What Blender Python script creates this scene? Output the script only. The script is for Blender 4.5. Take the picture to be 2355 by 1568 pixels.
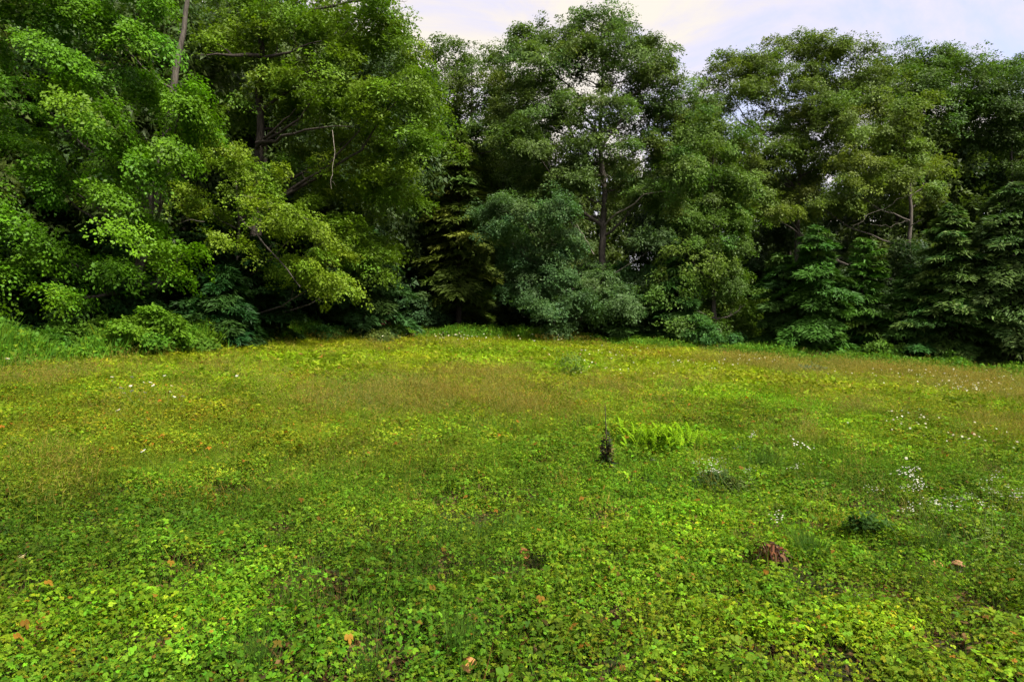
import bpy, math
import numpy as np
from mathutils import Vector

# ------------------------------------------------------------------ camera, sky, sun, exposure
scene = bpy.context.scene
for o in list(bpy.data.objects):
    bpy.data.objects.remove(o)
COL = scene.collection
F = 1533.0            # focal length in pixels of a 2354 pixel wide picture
CX, HY = 1177.0, 745.0
CAM_H = 1.75

cam_data = bpy.data.cameras.new('camera')
cam = bpy.data.objects.new('camera', cam_data)
COL.objects.link(cam)
cam.location = (0, 0, CAM_H)
cam.rotation_euler = (math.radians(90), 0, 0)
cam_data.sensor_width = 36.0
cam_data.lens = 36.0 * F / 2354.0
cam_data.shift_y = -39.0 / 2354.0
cam_data.clip_start = 0.05
cam_data.clip_end = 2000
scene.camera = cam

SUN_EL, SUN_AZ = math.radians(52), math.radians(138)   # azimuth clockwise from +Y
world = bpy.data.worlds.new('World')
scene.world = world
world.use_nodes = True
wn, wl = world.node_tree.nodes, world.node_tree.links
wn.clear()
w_out = wn.new('ShaderNodeOutputWorld')
sky = wn.new('ShaderNodeTexSky')
sky.sky_type = 'NISHITA'
sky.sun_disc = False
sky.sun_elevation = SUN_EL
sky.sun_rotation = SUN_AZ
sky.air_density = 1.2
sky.dust_density = 2.0
bg_sky = wn.new('ShaderNodeBackground')
bg_sky.inputs['Strength'].default_value = 0.05
wl.new(sky.outputs[0], bg_sky.inputs['Color'])
tc = wn.new('ShaderNodeTexCoord')
mp = wn.new('ShaderNodeMapping')
mp.inputs['Location'].default_value = (0.14, 0.10, 0.0)
mp.inputs['Scale'].default_value = (1.0, 1.0, 2.2)
wl.new(tc.outputs['Generated'], mp.inputs['Vector'])
nz = wn.new('ShaderNodeTexNoise')
nz.inputs['Scale'].default_value = 2.3
nz.inputs['Detail'].default_value = 7
nz.inputs['Roughness'].default_value = 0.60
nz.inputs['Distortion'].default_value = 0.9
wl.new(mp.outputs[0], nz.inputs['Vector'])
cr = wn.new('ShaderNodeValToRGB')                      # thin lavender cloud to thick cream cloud
cr.color_ramp.elements[0].position = 0.32
cr.color_ramp.elements[0].color = (0.310, 0.315, 0.440, 1)
cr.color_ramp.elements[1].position = 0.55
cr.color_ramp.elements[1].color = (0.465, 0.432, 0.385, 1)
e = cr.color_ramp.elements.new(0.43)
e.color = (0.390, 0.370, 0.445, 1)
wl.new(nz.outputs['Fac'], cr.inputs['Fac'])
bg_cloud = wn.new('ShaderNodeBackground')
bg_cloud.inputs['Strength'].default_value = 0.275
wl.new(cr.outputs[0], bg_cloud.inputs['Color'])
cover = wn.new('ShaderNodeMapRange')
cover.inputs['From Min'].default_value = 0.30
cover.inputs['From Max'].default_value = 0.50
cover.inputs['To Min'].default_value = 0.70
cover.inputs['To Max'].default_value = 1.0
wl.new(nz.outputs['Fac'], cover.inputs['Value'])
wmix = wn.new('ShaderNodeMixShader')
wl.new(cover.outputs[0], wmix.inputs['Fac'])
wl.new(bg_sky.outputs[0], wmix.inputs[1])
wl.new(bg_cloud.outputs[0], wmix.inputs[2])
wl.new(wmix.outputs[0], w_out.inputs['Surface'])

sun_data = bpy.data.lights.new('sun', 'SUN')
sun_data.energy = 1.5
sun_data.angle = math.radians(10)
sun_data.color = (1.0, 0.94, 0.80)
sun = bpy.data.objects.new('sun', sun_data)
COL.objects.link(sun)
sdir = Vector((math.sin(SUN_AZ) * math.cos(SUN_EL), math.cos(SUN_AZ) * math.cos(SUN_EL), math.sin(SUN_EL)))
sun.rotation_euler = (-sdir).to_track_quat('-Z', 'Y').to_euler()
sun.location = (20, -10, 40)

vs = scene.view_settings
vs.view_transform = 'Standard'
vs.look = 'None'
vs.exposure = 3.0
vs.gamma = 1.0
vs.use_curve_mapping = False

cy = scene.cycles
cy.adaptive_threshold = 0.02
cy.max_bounces = 4
cy.diffuse_bounces = 2
cy.glossy_bounces = 2
cy.transmission_bounces = 2
cy.transparent_max_bounces = 4

# ------------------------------------------------------------------ helpers
rng = np.random.default_rng(7)
DENSE, DENSE_CON, LEAF_K = 3.2, 5.2, 0.69


def P(px, py, Y):
    """a point Y metres in front of the camera that shows at (px, py) of a 2354 x 1568 picture"""
    return np.array([Y * (px - CX) / F, Y, CAM_H - Y * (py - HY) / F])


def vnoise(x, y, scale, seed):
    """smooth value noise in 0..1 over the ground plan"""
    g = np.random.default_rng(seed).random((64, 64))
    u, v = np.asarray(x) / scale + 1000.5, np.asarray(y) / scale + 1000.5
    iu, iv = np.floor(u).astype(int), np.floor(v).astype(int)
    fu, fv = u - iu, v - iv
    fu, fv = fu * fu * (3 - 2 * fu), fv * fv * (3 - 2 * fv)
    a, b = g[iu % 64, iv % 64], g[(iu + 1) % 64, iv % 64]
    c, d = g[iu % 64, (iv + 1) % 64], g[(iu + 1) % 64, (iv + 1) % 64]
    return (a * (1 - fu) + b * fu) * (1 - fv) + (c * (1 - fu) + d * fu) * fv


def fnoise(x, y, scale, seed):
    return 0.55 * vnoise(x, y, scale, seed) + 0.3 * vnoise(x, y, scale / 2.1, seed + 1) + 0.15 * vnoise(x, y, scale / 4.3, seed + 2)


def unit(v):
    return v / np.maximum(np.linalg.norm(v, axis=-1, keepdims=True), 1e-9)


# terrain: thin plate spline through control points
EDGE = [(-350, 815, 19.5), (0, 806, 21), (250, 795, 23.5), (500, 783, 27), (750, 775, 32), (1000, 770, 37), (1300, 776, 38), (1500, 786, 37),
        (1700, 805, 35), (1880, 822, 33), (2060, 836, 31.5), (2354, 858, 29.5), (2700, 885, 27)]
ctrl = [P(*e) for e in EDGE]
ctrl += [np.array(c, float) for c in [(0, 0, 0), (-4, 3, 0), (4, 3, -.02), (0, 7, 0), (-7, 8, .1), (7, 8, -.12), (-12, 13, .35), (13, 13, -.4), (0, -12, -.2), (-25, -5, .2), (25, -5, -.8), (0, 15, .12),
                                      (-70, 30, 2.2), (70, 30, -2.2), (0, 62, 2.0), (-45, 60, 2.6), (45, 60, .2), (0, 90, 2.6), (-70, 80, 3), (70, 80, 0)]]
ctrl = np.array(ctrl)


def _tps(r2):
    return 0.5 * r2 * np.log(r2 + 1e-9)


_n = len(ctrl)
_d2 = ((ctrl[:, None, :2] - ctrl[None, :, :2]) ** 2).sum(-1)
_A = np.zeros((_n + 3, _n + 3))
_A[:_n, :_n] = _tps(_d2) + np.eye(_n) * 2.0
_A[:_n, _n] = 1
_A[:_n, _n + 1:] = ctrl[:, :2]
_A[_n:, :_n] = _A[:_n, _n:].T
_w = np.linalg.solve(_A, np.concatenate([ctrl[:, 2], np.zeros(3)]))


def _gz_exact(x, y):
    out = _w[_n] + _w[_n + 1] * x + _w[_n + 2] * y
    for i in range(_n):
        out = out + _w[i] * _tps((x - ctrl[i, 0]) ** 2 + (y - ctrl[i, 1]) ** 2)
    return out


_GX, _GY = np.arange(-75, 75.01, .5), np.arange(-15, 95.01, .5)
_GRID = _gz_exact(*np.meshgrid(_GX, _GY, indexing='ij'))


def gz(x, y):
    """height of the ground"""
    x, y = np.atleast_1d(np.asarray(x, float)), np.atleast_1d(np.asarray(y, float))
    u = (np.clip(x, -74.9, 74.9) + 75) / .5
    v = (np.clip(y, -14.9, 94.9) + 15) / .5
    i, j = u.astype(int), v.astype(int)
    fu, fv = u - i, v - j
    out = (_GRID[i, j] * (1 - fu) + _GRID[i + 1, j] * fu) * (1 - fv) + (_GRID[i, j + 1] * (1 - fu) + _GRID[i + 1, j + 1] * fu) * fv
    return out + 0.16 * (fnoise(x, y, 3.2, 5) - .5) + 0.07 * (fnoise(x, y, 0.9, 11) - .5)


_YS = np.concatenate([np.arange(2, 12, .02), np.arange(12, 60, .05)])


def hit(px, py, above=0.0):
    """where the sight line through (px, py) comes within `above` of the ground (the ground point there)"""
    X, Z = _YS * (px - CX) / F, CAM_H - _YS * (py - HY) / F
    g = gz(X, _YS)
    k = np.argmax(Z <= g + above) if (Z <= g + above).any() else len(_YS) - 1
    return np.array([X[k], _YS[k], g[k]])


# ------------------------------------------------------------------ materials
def new_mat(name):
    m = bpy.data.materials.new(name)
    m.use_nodes = True
    m.node_tree.nodes.clear()
    return m, m.node_tree.nodes, m.node_tree.links


def leaf_material(name, trans=0.35, rough=0.5, spec=0.35, warm=(1.15, 1.25, 0.5), clump=False):
    m, n, l = new_mat(name)
    out = n.new('ShaderNodeOutputMaterial')
    at = n.new('ShaderNodeAttribute')
    at.attribute_name = 'tint'
    ob = n.new('ShaderNodeTexNoise')
    ob.inputs['Scale'].default_value = 9.0
    ob.inputs['Detail'].default_value = 2.0
    geo = n.new('ShaderNodeNewGeometry')
    l.new(geo.outputs['Position'], ob.inputs['Vector'])
    mr = n.new('ShaderNodeMapRange')
    mr.inputs['To Min'].default_value = 0.75
    mr.inputs['To Max'].default_value = 1.25
    l.new(ob.outputs['Fac'], mr.inputs['Value'])
    mul = n.new('ShaderNodeVectorMath')
    mul.operation = 'SCALE'
    src = at.outputs['Color']
    if clump:                                    # leaf tint times the tint of its clump
        ai = n.new('ShaderNodeAttribute')
        ai.attribute_type = 'INSTANCER'
        ai.attribute_name = 'clump_tint'
        vm = n.new('ShaderNodeVectorMath')
        vm.operation = 'MULTIPLY'
        l.new(at.outputs['Color'], vm.inputs[0])
        l.new(ai.outputs['Color'], vm.inputs[1])
        src = vm.outputs[0]
    l.new(src, mul.inputs[0])
    l.new(mr.outputs[0], mul.inputs['Scale'])
    pb = n.new('ShaderNodeBsdfPrincipled')
    pb.inputs['Roughness'].default_value = rough
    pb.inputs['Specular IOR Level'].default_value = spec
    l.new(mul.outputs[0], pb.inputs['Base Color'])
    w = n.new('ShaderNodeVectorMath')
    w.operation = 'MULTIPLY'
    w.inputs[1].default_value = warm
    l.new(mul.outputs[0], w.inputs[0])
    tr = n.new('ShaderNodeBsdfTranslucent')
    l.new(w.outputs[0], tr.inputs['Color'])
    mx = n.new('ShaderNodeMixShader')
    mx.inputs['Fac'].default_value = trans
    l.new(pb.outputs[0], mx.inputs[1])
    l.new(tr.outputs[0], mx.inputs[2])
    l.new(mx.outputs[0], out.inputs['Surface'])
    return m


def noise_material(name, c1, c2, scale, rough=0.9, bump=0.4, stretch=(1, 1, 1), c3=None, spec=0.2):
    m, n, l = new_mat(name)
    out = n.new('ShaderNodeOutputMaterial')
    t = n.new('ShaderNodeTexCoord')
    mpn = n.new('ShaderNodeMapping')
    mpn.inputs['Scale'].default_value = stretch
    l.new(t.outputs['Object'], mpn.inputs['Vector'])
    no = n.new('ShaderNodeTexNoise')
    no.inputs['Scale'].default_value = scale
    no.inputs['Detail'].default_value = 8
    no.inputs['Roughness'].default_value = 0.65
    l.new(mpn.outputs[0], no.inputs['Vector'])
    r = n.new('ShaderNodeValToRGB')
    r.color_ramp.elements[0].position = 0.33
    r.color_ramp.elements[0].color = (*c1, 1)
    r.color_ramp.elements[1].position = 0.68
    r.color_ramp.elements[1].color = (*c2, 1)
    if c3:
        q = r.color_ramp.elements.new(0.5)
        q.color = (*c3, 1)
    l.new(no.outputs['Fac'], r.inputs['Fac'])
    pb = n.new('ShaderNodeBsdfPrincipled')
    pb.inputs['Roughness'].default_value = rough
    pb.inputs['Specular IOR Level'].default_value = spec
    l.new(r.outputs[0], pb.inputs['Base Color'])
    b = n.new('ShaderNodeBump')
    b.inputs['Strength'].default_value = bump
    b.inputs['Distance'].default_value = 0.03
    l.new(no.outputs['Fac'], b.inputs['Height'])
    l.new(b.outputs[0], pb.inputs['Normal'])
    l.new(pb.outputs[0], out.inputs['Surface'])
    return m


M_LEAF = leaf_material('tree_leaf', 0.36, 0.55, 0.2)
M_NEEDLE = leaf_material('conifer_needle', 0.24, 0.6, 0.18, (1.0, 1.15, 0.6))
M_HERB = leaf_material('herb_leaf', 0.38, 0.6, 0.10)
M_CLUMP = leaf_material('clump_leaf', 0.38, 0.6, 0.10, (1.15, 1.2, 0.5), True)
M_GRASS = leaf_material('grass_blade', 0.34, 0.6, 0.14, (1.1, 1.15, 0.6))
M_PETAL = leaf_material('petal', 0.3, 0.6, 0.2, (1, 1, 1))
M_DRY = leaf_material('dry_leaf', 0.2, 0.75, 0.15, (1.1, 1, .8))
M_BARK = noise_material('grey_bark', (0.030, 0.025, 0.021), (0.115, 0.100, 0.085), 6.0, stretch=(3, 3, .6), bump=.9)
M_BARK_DARK = noise_material('dark_bark', (0.014, 0.011, 0.009), (0.055, 0.045, 0.037), 6.0, stretch=(3, 3, .6), bump=.9)
M_BARK_PALE = noise_material('pale_dead_bark', (0.10, 0.085, 0.07), (0.27, 0.24, 0.20), 9.0, stretch=(2, 2, 2))
M_SOIL = noise_material('soil_and_litter', (0.009, 0.008, 0.004), (0.040, 0.030, 0.012), 3.5, c3=(0.016, 0.018, 0.005), bump=.8)
M_BOARD = noise_material('reddish_board', (0.045, 0.016, 0.012), (0.11, 0.045, 0.033), 5.0, stretch=(.6, 4, 4))
M_CAP = noise_material('mushroom_cap', (0.20, 0.085, 0.035), (0.40, 0.21, 0.12), 14.0, rough=.6, spec=.4)
M_CAP2 = noise_material('ochre_mushroom_cap', (0.24, 0.12, 0.03), (0.42, 0.24, 0.07), 14.0, rough=.6, spec=.4)
M_STEM = noise_material('plant_stem', (0.050, 0.085, 0.012), (0.10, 0.14, 0.028), 20.0)
M_STALK = noise_material('dry_stalk', (0.018, 0.014, 0.010), (0.07, 0.055, 0.035), 18.0)


# ------------------------------------------------------------------ mesh building
def mesh_from(name, V, Fc, tint=None, smooth=False):
    """V (n,3); Fc (m,k) face array or a list of those; tint (m,3) face colours"""
    if not isinstance(Fc, list):
        Fc = [Fc]
    Fc = [np.asarray(f, np.int32) for f in Fc if len(f)]
    me = bpy.data.meshes.new(name)
    V = np.asarray(V, np.float32)
    me.vertices.add(len(V))
    me.vertices.foreach_set('co', V.ravel())
    flat = np.concatenate([f.ravel() for f in Fc])
    tot = np.concatenate([np.full(len(f), f.shape[1], np.int32) for f in Fc])
    start = np.concatenate([[0], np.cumsum(tot)[:-1]]).astype(np.int32)
    me.loops.add(len(flat))
    me.loops.foreach_set('vertex_index', flat)
    me.polygons.add(len(tot))
    me.polygons.foreach_set('loop_start', start)
    me.polygons.foreach_set('loop_total', tot)
    if smooth:
        me.polygons.foreach_set('use_smooth', np.ones(len(tot), bool))
    if tint is not None:
        a = me.attributes.new('tint', 'FLOAT_COLOR', 'FACE')
        c = np.ones((len(tot), 4), np.float32)
        c[:, :3] = tint
        a.data.foreach_set('color', c.ravel())
    me.update()
    return me


def obj(name, me, mat=None, parent=None, loc=None, label=None, category=None, group=None, kind=None):
    o = bpy.data.objects.new(name, me)
    COL.objects.link(o)
    if mat is not None and not me.materials:
        me.materials.append(mat)
    if parent is not None:
        o.parent = parent
    if loc is not None:
        o.location = loc
    for k, v in (('label', label), ('category', category), ('group', group), ('kind', kind)):
        if v:
            o[k] = v
    return o


def thing(name, loc, label, category, group=None):
    return obj(name, None, None, None, loc, label, category, group)


def tube(pts, radii, sides=8, rough=0.0):
    """tapered tube along a polyline -> V, quads"""
    pts = np.asarray(pts, float)
    radii = np.asarray(radii, float)
    d = np.gradient(pts, axis=0)
    d = unit(d)
    ref = np.array([0.31, 0.95, 0.05]) if abs(d[:, 2]).mean() > .5 else np.array([0, 0, 1.0])
    a = unit(np.cross(d, ref))
    b = np.cross(d, a)
    th = np.linspace(0, 2 * np.pi, sides, endpoint=False)
    R = radii[:, None] * (1 + rough * rng.normal(size=(len(pts), sides)))
    V = pts[:, None, :] + R[..., None] * (np.cos(th)[None, :, None] * a[:, None, :] + np.sin(th)[None, :, None] * b[:, None, :])
    n = len(pts)
    i = np.arange(n - 1)[:, None] * sides
    j = np.arange(sides)[None, :]
    j2 = (j + 1) % sides
    Q = np.stack([i + j, i + j2, i + sides + j2, i + sides + j], -1).reshape(-1, 4)
    return V.reshape(-1, 3), Q


def smooth_path(pts, n=10, wob=0.0):
    pts = np.asarray(pts, float)
    t = np.concatenate([[0], np.cumsum(np.linalg.norm(np.diff(pts, axis=0), axis=1))])
    t /= t[-1]
    s = np.linspace(0, 1, n)
    out = np.stack([np.interp(s, t, pts[:, k]) for k in range(3)], 1)
    for _ in range(2):
        out[1:-1] = .25 * out[:-2] + .5 * out[1:-1] + .25 * out[2:]
    if wob:
        out[1:-1] += rng.normal(size=(n - 2, 3)) * wob
    return out


def join(parts):
    """list of (V, F) with equal face sizes -> V, F"""
    Vs, Fs, o = [], [], 0
    for V, Fx in parts:
        Vs.append(V)
        Fs.append(np.asarray(Fx) + o)
        o += len(V)
    return np.concatenate(Vs), np.concatenate(Fs)


def frames(normal, forward):
    """orthonormal frames: x side, y forward, z normal"""
    n = unit(normal)
    f = forward - (forward * n).sum(-1, keepdims=True) * n
    f = unit(f)
    return np.cross(f, n), f, n


def scatter(tv, tf, pos, side, fwd, nrm, scale, colors, face_gain=None):
    """place a template (tv, tf) at each pos; scale (n,) or (n,3); colours (n,3) -> V, F, tint"""
    tv, tf = np.asarray(tv, float), np.asarray(tf)
    n, k, m = len(pos), len(tv), len(tf)
    sc = scale[:, None] * np.ones(3) if scale.ndim == 1 else scale
    loc = tv[None] * sc[:, None, :]
    V = pos[:, None, :] + loc[..., :1] * side[:, None, :] + loc[..., 1:2] * fwd[:, None, :] + loc[..., 2:3] * nrm[:, None, :]
    Fx = tf[None] + (np.arange(n) * k)[:, None, None]
    T = np.repeat(colors[:, None, :], m, 1)
    if face_gain is not None:
        T = T * np.asarray(face_gain)[None, :, None]
    return V.reshape(-1, 3), Fx.reshape(-1, tf.shape[1]), T.reshape(-1, 3)


LEAF_TRI = (np.array([[-.30, .12, 0], [.30, .12, 0], [0, 1, -.06]]), np.array([[0, 1, 2]]))
LEAF_DIA = (np.array([[0, 0, 0], [.34, .45, .07], [0, 1, -.05], [-.34, .45, .07]]), np.array([[0, 1, 2, 3]]))
TWIG_TRI = (np.array([[-.13, 0, 0], [.13, 0, 0], [0, 1, -.05]]), np.array([[0, 1, 2]]))


def vary(base, n, hue=0.12, val=0.22):
    """n natural colour variations of a leaf colour"""
    base = np.asarray(base, float)
    c = base[None] * np.exp(rng.normal(size=(n, 1)) * val)
    h = rng.normal(size=n) * hue
    c[:, 0] *= np.exp(h * 1.4)
    c[:, 2] *= np.exp(-h)
    return c


def sprays_to_leaves(C, N, R, colors, per, size, template, origin, flat=0.45, droop=0.35):
    """C spray centres, N normals, R radii -> leaf mesh arrays (relative to origin)"""
    n = len(C)
    per = int(per * DENSE)
    idx = np.repeat(np.arange(n), per)
    m = len(idx)
    th = rng.random(m) * 2 * np.pi
    rr = np.sqrt(rng.random(m)) * R[idx] * 1.05
    sx, fy, nz_ = frames(N, rng.normal(size=(n, 3)))
    dirv = np.cos(th)[:, None] * sx[idx] + np.sin(th)[:, None] * fy[idx]
    pos = C[idx] + dirv * rr[:, None]
    pos += nz_[idx] * (rng.normal(size=m) * 0.18 * R[idx])[:, None]
    pos[:, 2] -= droop * rr ** 2 / np.maximum(R[idx], .05)
    nrm = nz_[idx] + rng.normal(size=(m, 3)) * flat
    fwd = dirv + rng.normal(size=(m, 3)) * 0.6
    fwd[:, 2] -= 0.35
    s, f, nn = frames(nrm, fwd)
    sc = size * LEAF_K * (0.5 + 1.0 * rng.random(m) ** 1.3)
    col = colors[idx] * np.exp(rng.normal(size=(m, 1)) * 0.12)
    return scatter(template[0], template[1], pos - origin, s, f, nn, sc, col)


def lobe_sprays(lobes, rc, per_area, base_col, spray_r, shell=0.55, tilt=0.5, slant=0.0):
    """lobes: (centre, radii(3), density) -> spray centres, normals, radii, colours"""
    Cs, Ns, Rs, Ks = [], [], [], []
    for c, r, dens in lobes:
        area = np.pi * r[0] * r[2]
        nc = max(2, int(round(dens * 2.7 * area / (np.pi * rc * rc))))
        u = unit(rng.normal(size=(nc, 3)))
        fr = shell + (1 - shell) * rng.random(nc) ** 0.6
        fr *= 0.72 + 0.52 * rng.random(nc)
        cc = c + u * r * fr[:, None]
        ns = max(2, int(1.15 * per_area * rc * rc))
        idx = np.repeat(np.arange(nc), ns)
        off = rng.normal(size=(len(idx), 3)) * np.array([.45, .45, .26]) * rc * np.exp(rng.normal(size=nc) * .25)[idx][:, None]
        C = cc[idx] + off
        C[:, 2] -= slant * (C[:, 0] - c[0])
        out = unit((C - c) / r)
        N = np.array([slant, 0, 1.0]) + tilt * out + rng.normal(size=C.shape) * 0.38
        ck = vary(base_col, nc, 0.06, 0.14)
        Cs.append(C)
        Ns.append(unit(N))
        Rs.append(spray_r * (0.6 + 0.8 * rng.random(len(idx))))
        Ks.append(ck[idx] * np.exp(rng.normal(size=(len(idx), 1)) * 0.10))
    return np.concatenate(Cs), np.concatenate(Ns), np.concatenate(Rs), np.concatenate(Ks)


def limb_mesh(pts, r0, r1, twigs=3):
    path = smooth_path(pts, 9, 0.012 * np.linalg.norm(np.asarray(pts[-1]) - np.asarray(pts[0])))
    L = np.linalg.norm(path[-1] - path[0])
    parts = [tube(path, np.linspace(r0, r1, len(path)), 6)]
    for k in range(twigs):
        i = int(rng.integers(3, len(path) - 1))
        d = unit(path[min(i + 1, 8)] - path[i - 1])
        tip = path[i] + (d * .6 + unit(rng.normal(size=3)) * .55 + np.array([0, 0, .2])) * min(L, 2.5) * (.15 + .2 * rng.random())
        r = (r0 + (r1 - r0) * i / 8) * .5
        parts.append(tube(smooth_path([path[i], (path[i] + tip) / 2 + rng.normal(size=3) * .04 * L, tip], 5), np.linspace(r, r * .3, 5), 4))
    return join(parts)


def broadleaf(name, label, category, base_px, Y, trunk, lobes, color, leaf=0.17, rc=0.75, per_area=20, per=17, spray=0.36, depth=1.0, tri=True, trunk_r=0.2, bark=None,
              limbs=(), group=None, trunk_dy=0.0, slant=0.0, shell=0.5, flat=0.45, droop=0.35, autolimb=0.55, tilt=0.5, depth_jit=0.8):
    """trunk: [(px, py)...] from the ground up; lobes: [(px, py, rx, ry[, dens[, dY]])] in picture pixels at distance Y"""
    bark = bark or M_BARK
    Yt = Y + trunk_dy
    bx = Yt * (base_px - CX) / F
    base = np.array([bx, Yt, gz(bx, Yt)[0] - 0.05])
    root = thing(name, tuple(base), label, category, group)
    tp = [base.copy()] + [P(x, y, Yt) for x, y in trunk]
    tp = np.array(tp)
    tp[2:, 1] += rng.normal(size=len(tp) - 2) * 0.25 if len(tp) > 2 else 0
    path = smooth_path(tp, 22, 0.03)
    rad = trunk_r * (1 - 0.80 * np.linspace(0, 1, 22))
    rad[0] *= 1.35
    V, Q = tube(path, rad, 10, 0.05)
    obj('trunk', mesh_from('trunk', V - base, Q, smooth=True), bark, root)
    L3 = []
    for lb in lobes:
        x, y, rx, ry = lb[:4]
        dens = lb[4] if len(lb) > 4 else 1.0
        dY = lb[5] if len(lb) > 5 else rng.normal() * depth_jit
        k = Y / F
        c = P(x, y, Y + dY)
        r = np.array([rx * k, 0.5 * (rx + ry) * k * depth, ry * k])
        L3.append((c, r, dens))
    for lim in limbs:
        pts = [P(x, y, Y + d) for x, y, d in lim['pts']]
        V, Q = limb_mesh(pts, lim.get('r', .06), lim.get('r1', .015), lim.get('twigs', 3))
        obj('limb', mesh_from('limb', V - base, Q, smooth=True), lim.get('mat', bark), root)
    for c, r, dens in L3:
        if rng.random() < autolimb:
            i = np.argmin(np.abs(path[:, 2] - (c[2] - 0.5 * abs(path[:, :2] - c[:2]).sum(1))) + 0.2 * np.linalg.norm(path - c, axis=1))
            i = max(3, min(i, 19))
            mid = (path[i] * .5 + c * .5) + np.array([0, 0, -.12 * np.linalg.norm(c - path[i])])
            V, Q = limb_mesh([path[i], mid, c], max(.02, rad[i] * .5), .012, 4)
            obj('limb', mesh_from('limb', V - base, Q, smooth=True), bark, root)
    C, N, R, K = lobe_sprays(L3, rc, per_area, color, spray, shell, tilt, slant)
    V, Fx, T = sprays_to_leaves(C, N, R, K, per, leaf, LEAF_TRI if tri else LEAF_DIA, base, flat, droop)
    obj('crown', mesh_from('crown', V, Fx, T), M_LEAF, root, kind='stuff')
    return root


def conifer_arrays(H, R, z0, nb, color, per=90, twig=0.30, droop=0.20, power=0.6, base_up=0.10, ragged=0.55, tipc=None):
    """layered flat sprays round a stem at the origin -> V, F, tint"""
    nb = int(nb * .62)
    k = np.arange(nb)
    tz = (k + rng.random(nb)) / nb
    tz = tz ** 0.85
    z = z0 + (H - z0) * tz
    az = k * 2.39996 + rng.normal(size=nb) * .4
    L = (R * (1 - tz) ** power * (1 - ragged + 1.35 * ragged * rng.random(nb)) + .12)
    n = np.maximum(10, (per * DENSE_CON * (L / R) ** 1.1).astype(int))
    idx = np.repeat(k, n)
    m = len(idx)
    t = rng.random(m) ** 0.62
    out = np.stack([np.cos(az), np.sin(az), np.zeros(nb)], 1)
    side = np.stack([-np.sin(az), np.cos(az), np.zeros(nb)], 1)
    w = rng.uniform(-1, 1, m) * (0.42 * L[idx] * np.sin(np.pi * np.clip(t * .85 + .12, 0, 1)) + .04)
    el = base_up + rng.normal(size=nb) * .10 + .35 * tz
    pos = out[idx] * (t * L[idx])[:, None] + side[idx] * w[:, None]
    pos[:, 2] += z[idx] + el[idx] * t * L[idx] - (droop + .12 * rng.random(nb))[idx] * (t ** 2) * L[idx] * 1.6 - .25 * np.abs(w) + rng.normal(size=m) * .04
    fwd = out[idx] * 1.0 + side[idx] * np.sign(w)[:, None] * .75 + rng.normal(size=(m, 3)) * .3
    fwd[:, 2] -= .30 * t
    nrm = np.array([0, 0, 1.0]) + out[idx] * .35 + rng.normal(size=(m, 3)) * .35
    s, f, nn = frames(nrm, fwd)
    sc = twig * (.6 + .7 * rng.random(m))
    bc = vary(color, nb, .08, .16)
    col = bc[idx] * np.exp(rng.normal(size=(m, 1)) * .12)
    if tipc is not None:
        young = (t > .82)[:, None] * (rng.random(m) < .7)[:, None]
        col = np.where(young, np.asarray(tipc)[None] * np.exp(rng.normal(size=(m, 1)) * .15), col)
    scv = np.stack([sc * 1.5, sc, sc], 1)
    return scatter(TWIG_TRI[0], TWIG_TRI[1], pos, s, f, nn, scv, col), (z, az, L, el)


def conifer(name, label, base_px, Y, top_py, R_px, color, nb=110, per=90, z0=0.35, group=None, category='conifer', **kw):
    bx = Y * (base_px - CX) / F
    base = np.array([bx, Y, gz(bx, Y)[0] - .05])
    H = P(base_px, top_py, Y)[2] - base[2]
    R = R_px * Y / F
    root = thing(name, tuple(base), label, category, group)
    path = smooth_path([(0, 0, 0), (rng.normal() * .06, rng.normal() * .06, H * .5), (rng.normal() * .1, 0, H * .98)], 12, .015)
    V, Q = tube(path, np.linspace(.05 + H * .012, .012, 12), 8)
    obj('trunk', mesh_from('trunk', V, Q, smooth=True), M_BARK_DARK, root)
    for key, lo, hi in (('power', .42, .85), ('droop', .12, .36), ('base_up', -.05, .25), ('ragged', .45, .72)):
        kw.setdefault(key, rng.uniform(lo, hi))
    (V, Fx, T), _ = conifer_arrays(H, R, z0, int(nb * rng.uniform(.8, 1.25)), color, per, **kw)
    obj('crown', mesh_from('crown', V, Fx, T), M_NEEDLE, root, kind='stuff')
    return root

# ------------------------------------------------------------------ ground
def build_ground():
    rr = np.concatenate([[0.0], np.geomspace(0.6, 600, 110)])
    na = 220
    th = np.linspace(0, 2 * np.pi, na, endpoint=False)
    X = rr[1:, None] * np.sin(th)[None]
    Yg = rr[1:, None] * np.cos(th)[None]
    Z = gz(X.ravel(), Yg.ravel())
    V = np.concatenate([[[0, 0, gz(0, 0)[0]]], np.stack([X.ravel(), Yg.ravel(), Z], 1)])
    i = 1 + np.arange(len(rr) - 2)[:, None] * na
    j = np.arange(na)[None]
    j2 = (j + 1) % na
    Q = np.stack([i + j, i + na + j, i + na + j2, i + j2], -1).reshape(-1, 4)
    j = np.arange(na)
    Tt = np.stack([np.zeros(na, int), 1 + j, 1 + (j + 1) % na], 1)
    obj('ground', mesh_from('ground', V, [Q, Tt], smooth=True), M_SOIL, kind='structure', label='meadow ground of dark soil under the green plants', category='ground')


build_ground()

# ------------------------------------------------------------------ trees of the forest edge
GREEN_MAPLE = (0.072, 0.172, 0.005)
LIME = (0.125, 0.200, 0.012)
OLIVE = (0.090, 0.158, 0.009)
GREYGREEN = (0.074, 0.122, 0.026)
BLUEGREEN = (0.056, 0.112, 0.034)
MIDGREEN = (0.068, 0.128, 0.016)
DARKHEM = (0.020, 0.052, 0.012)

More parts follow.
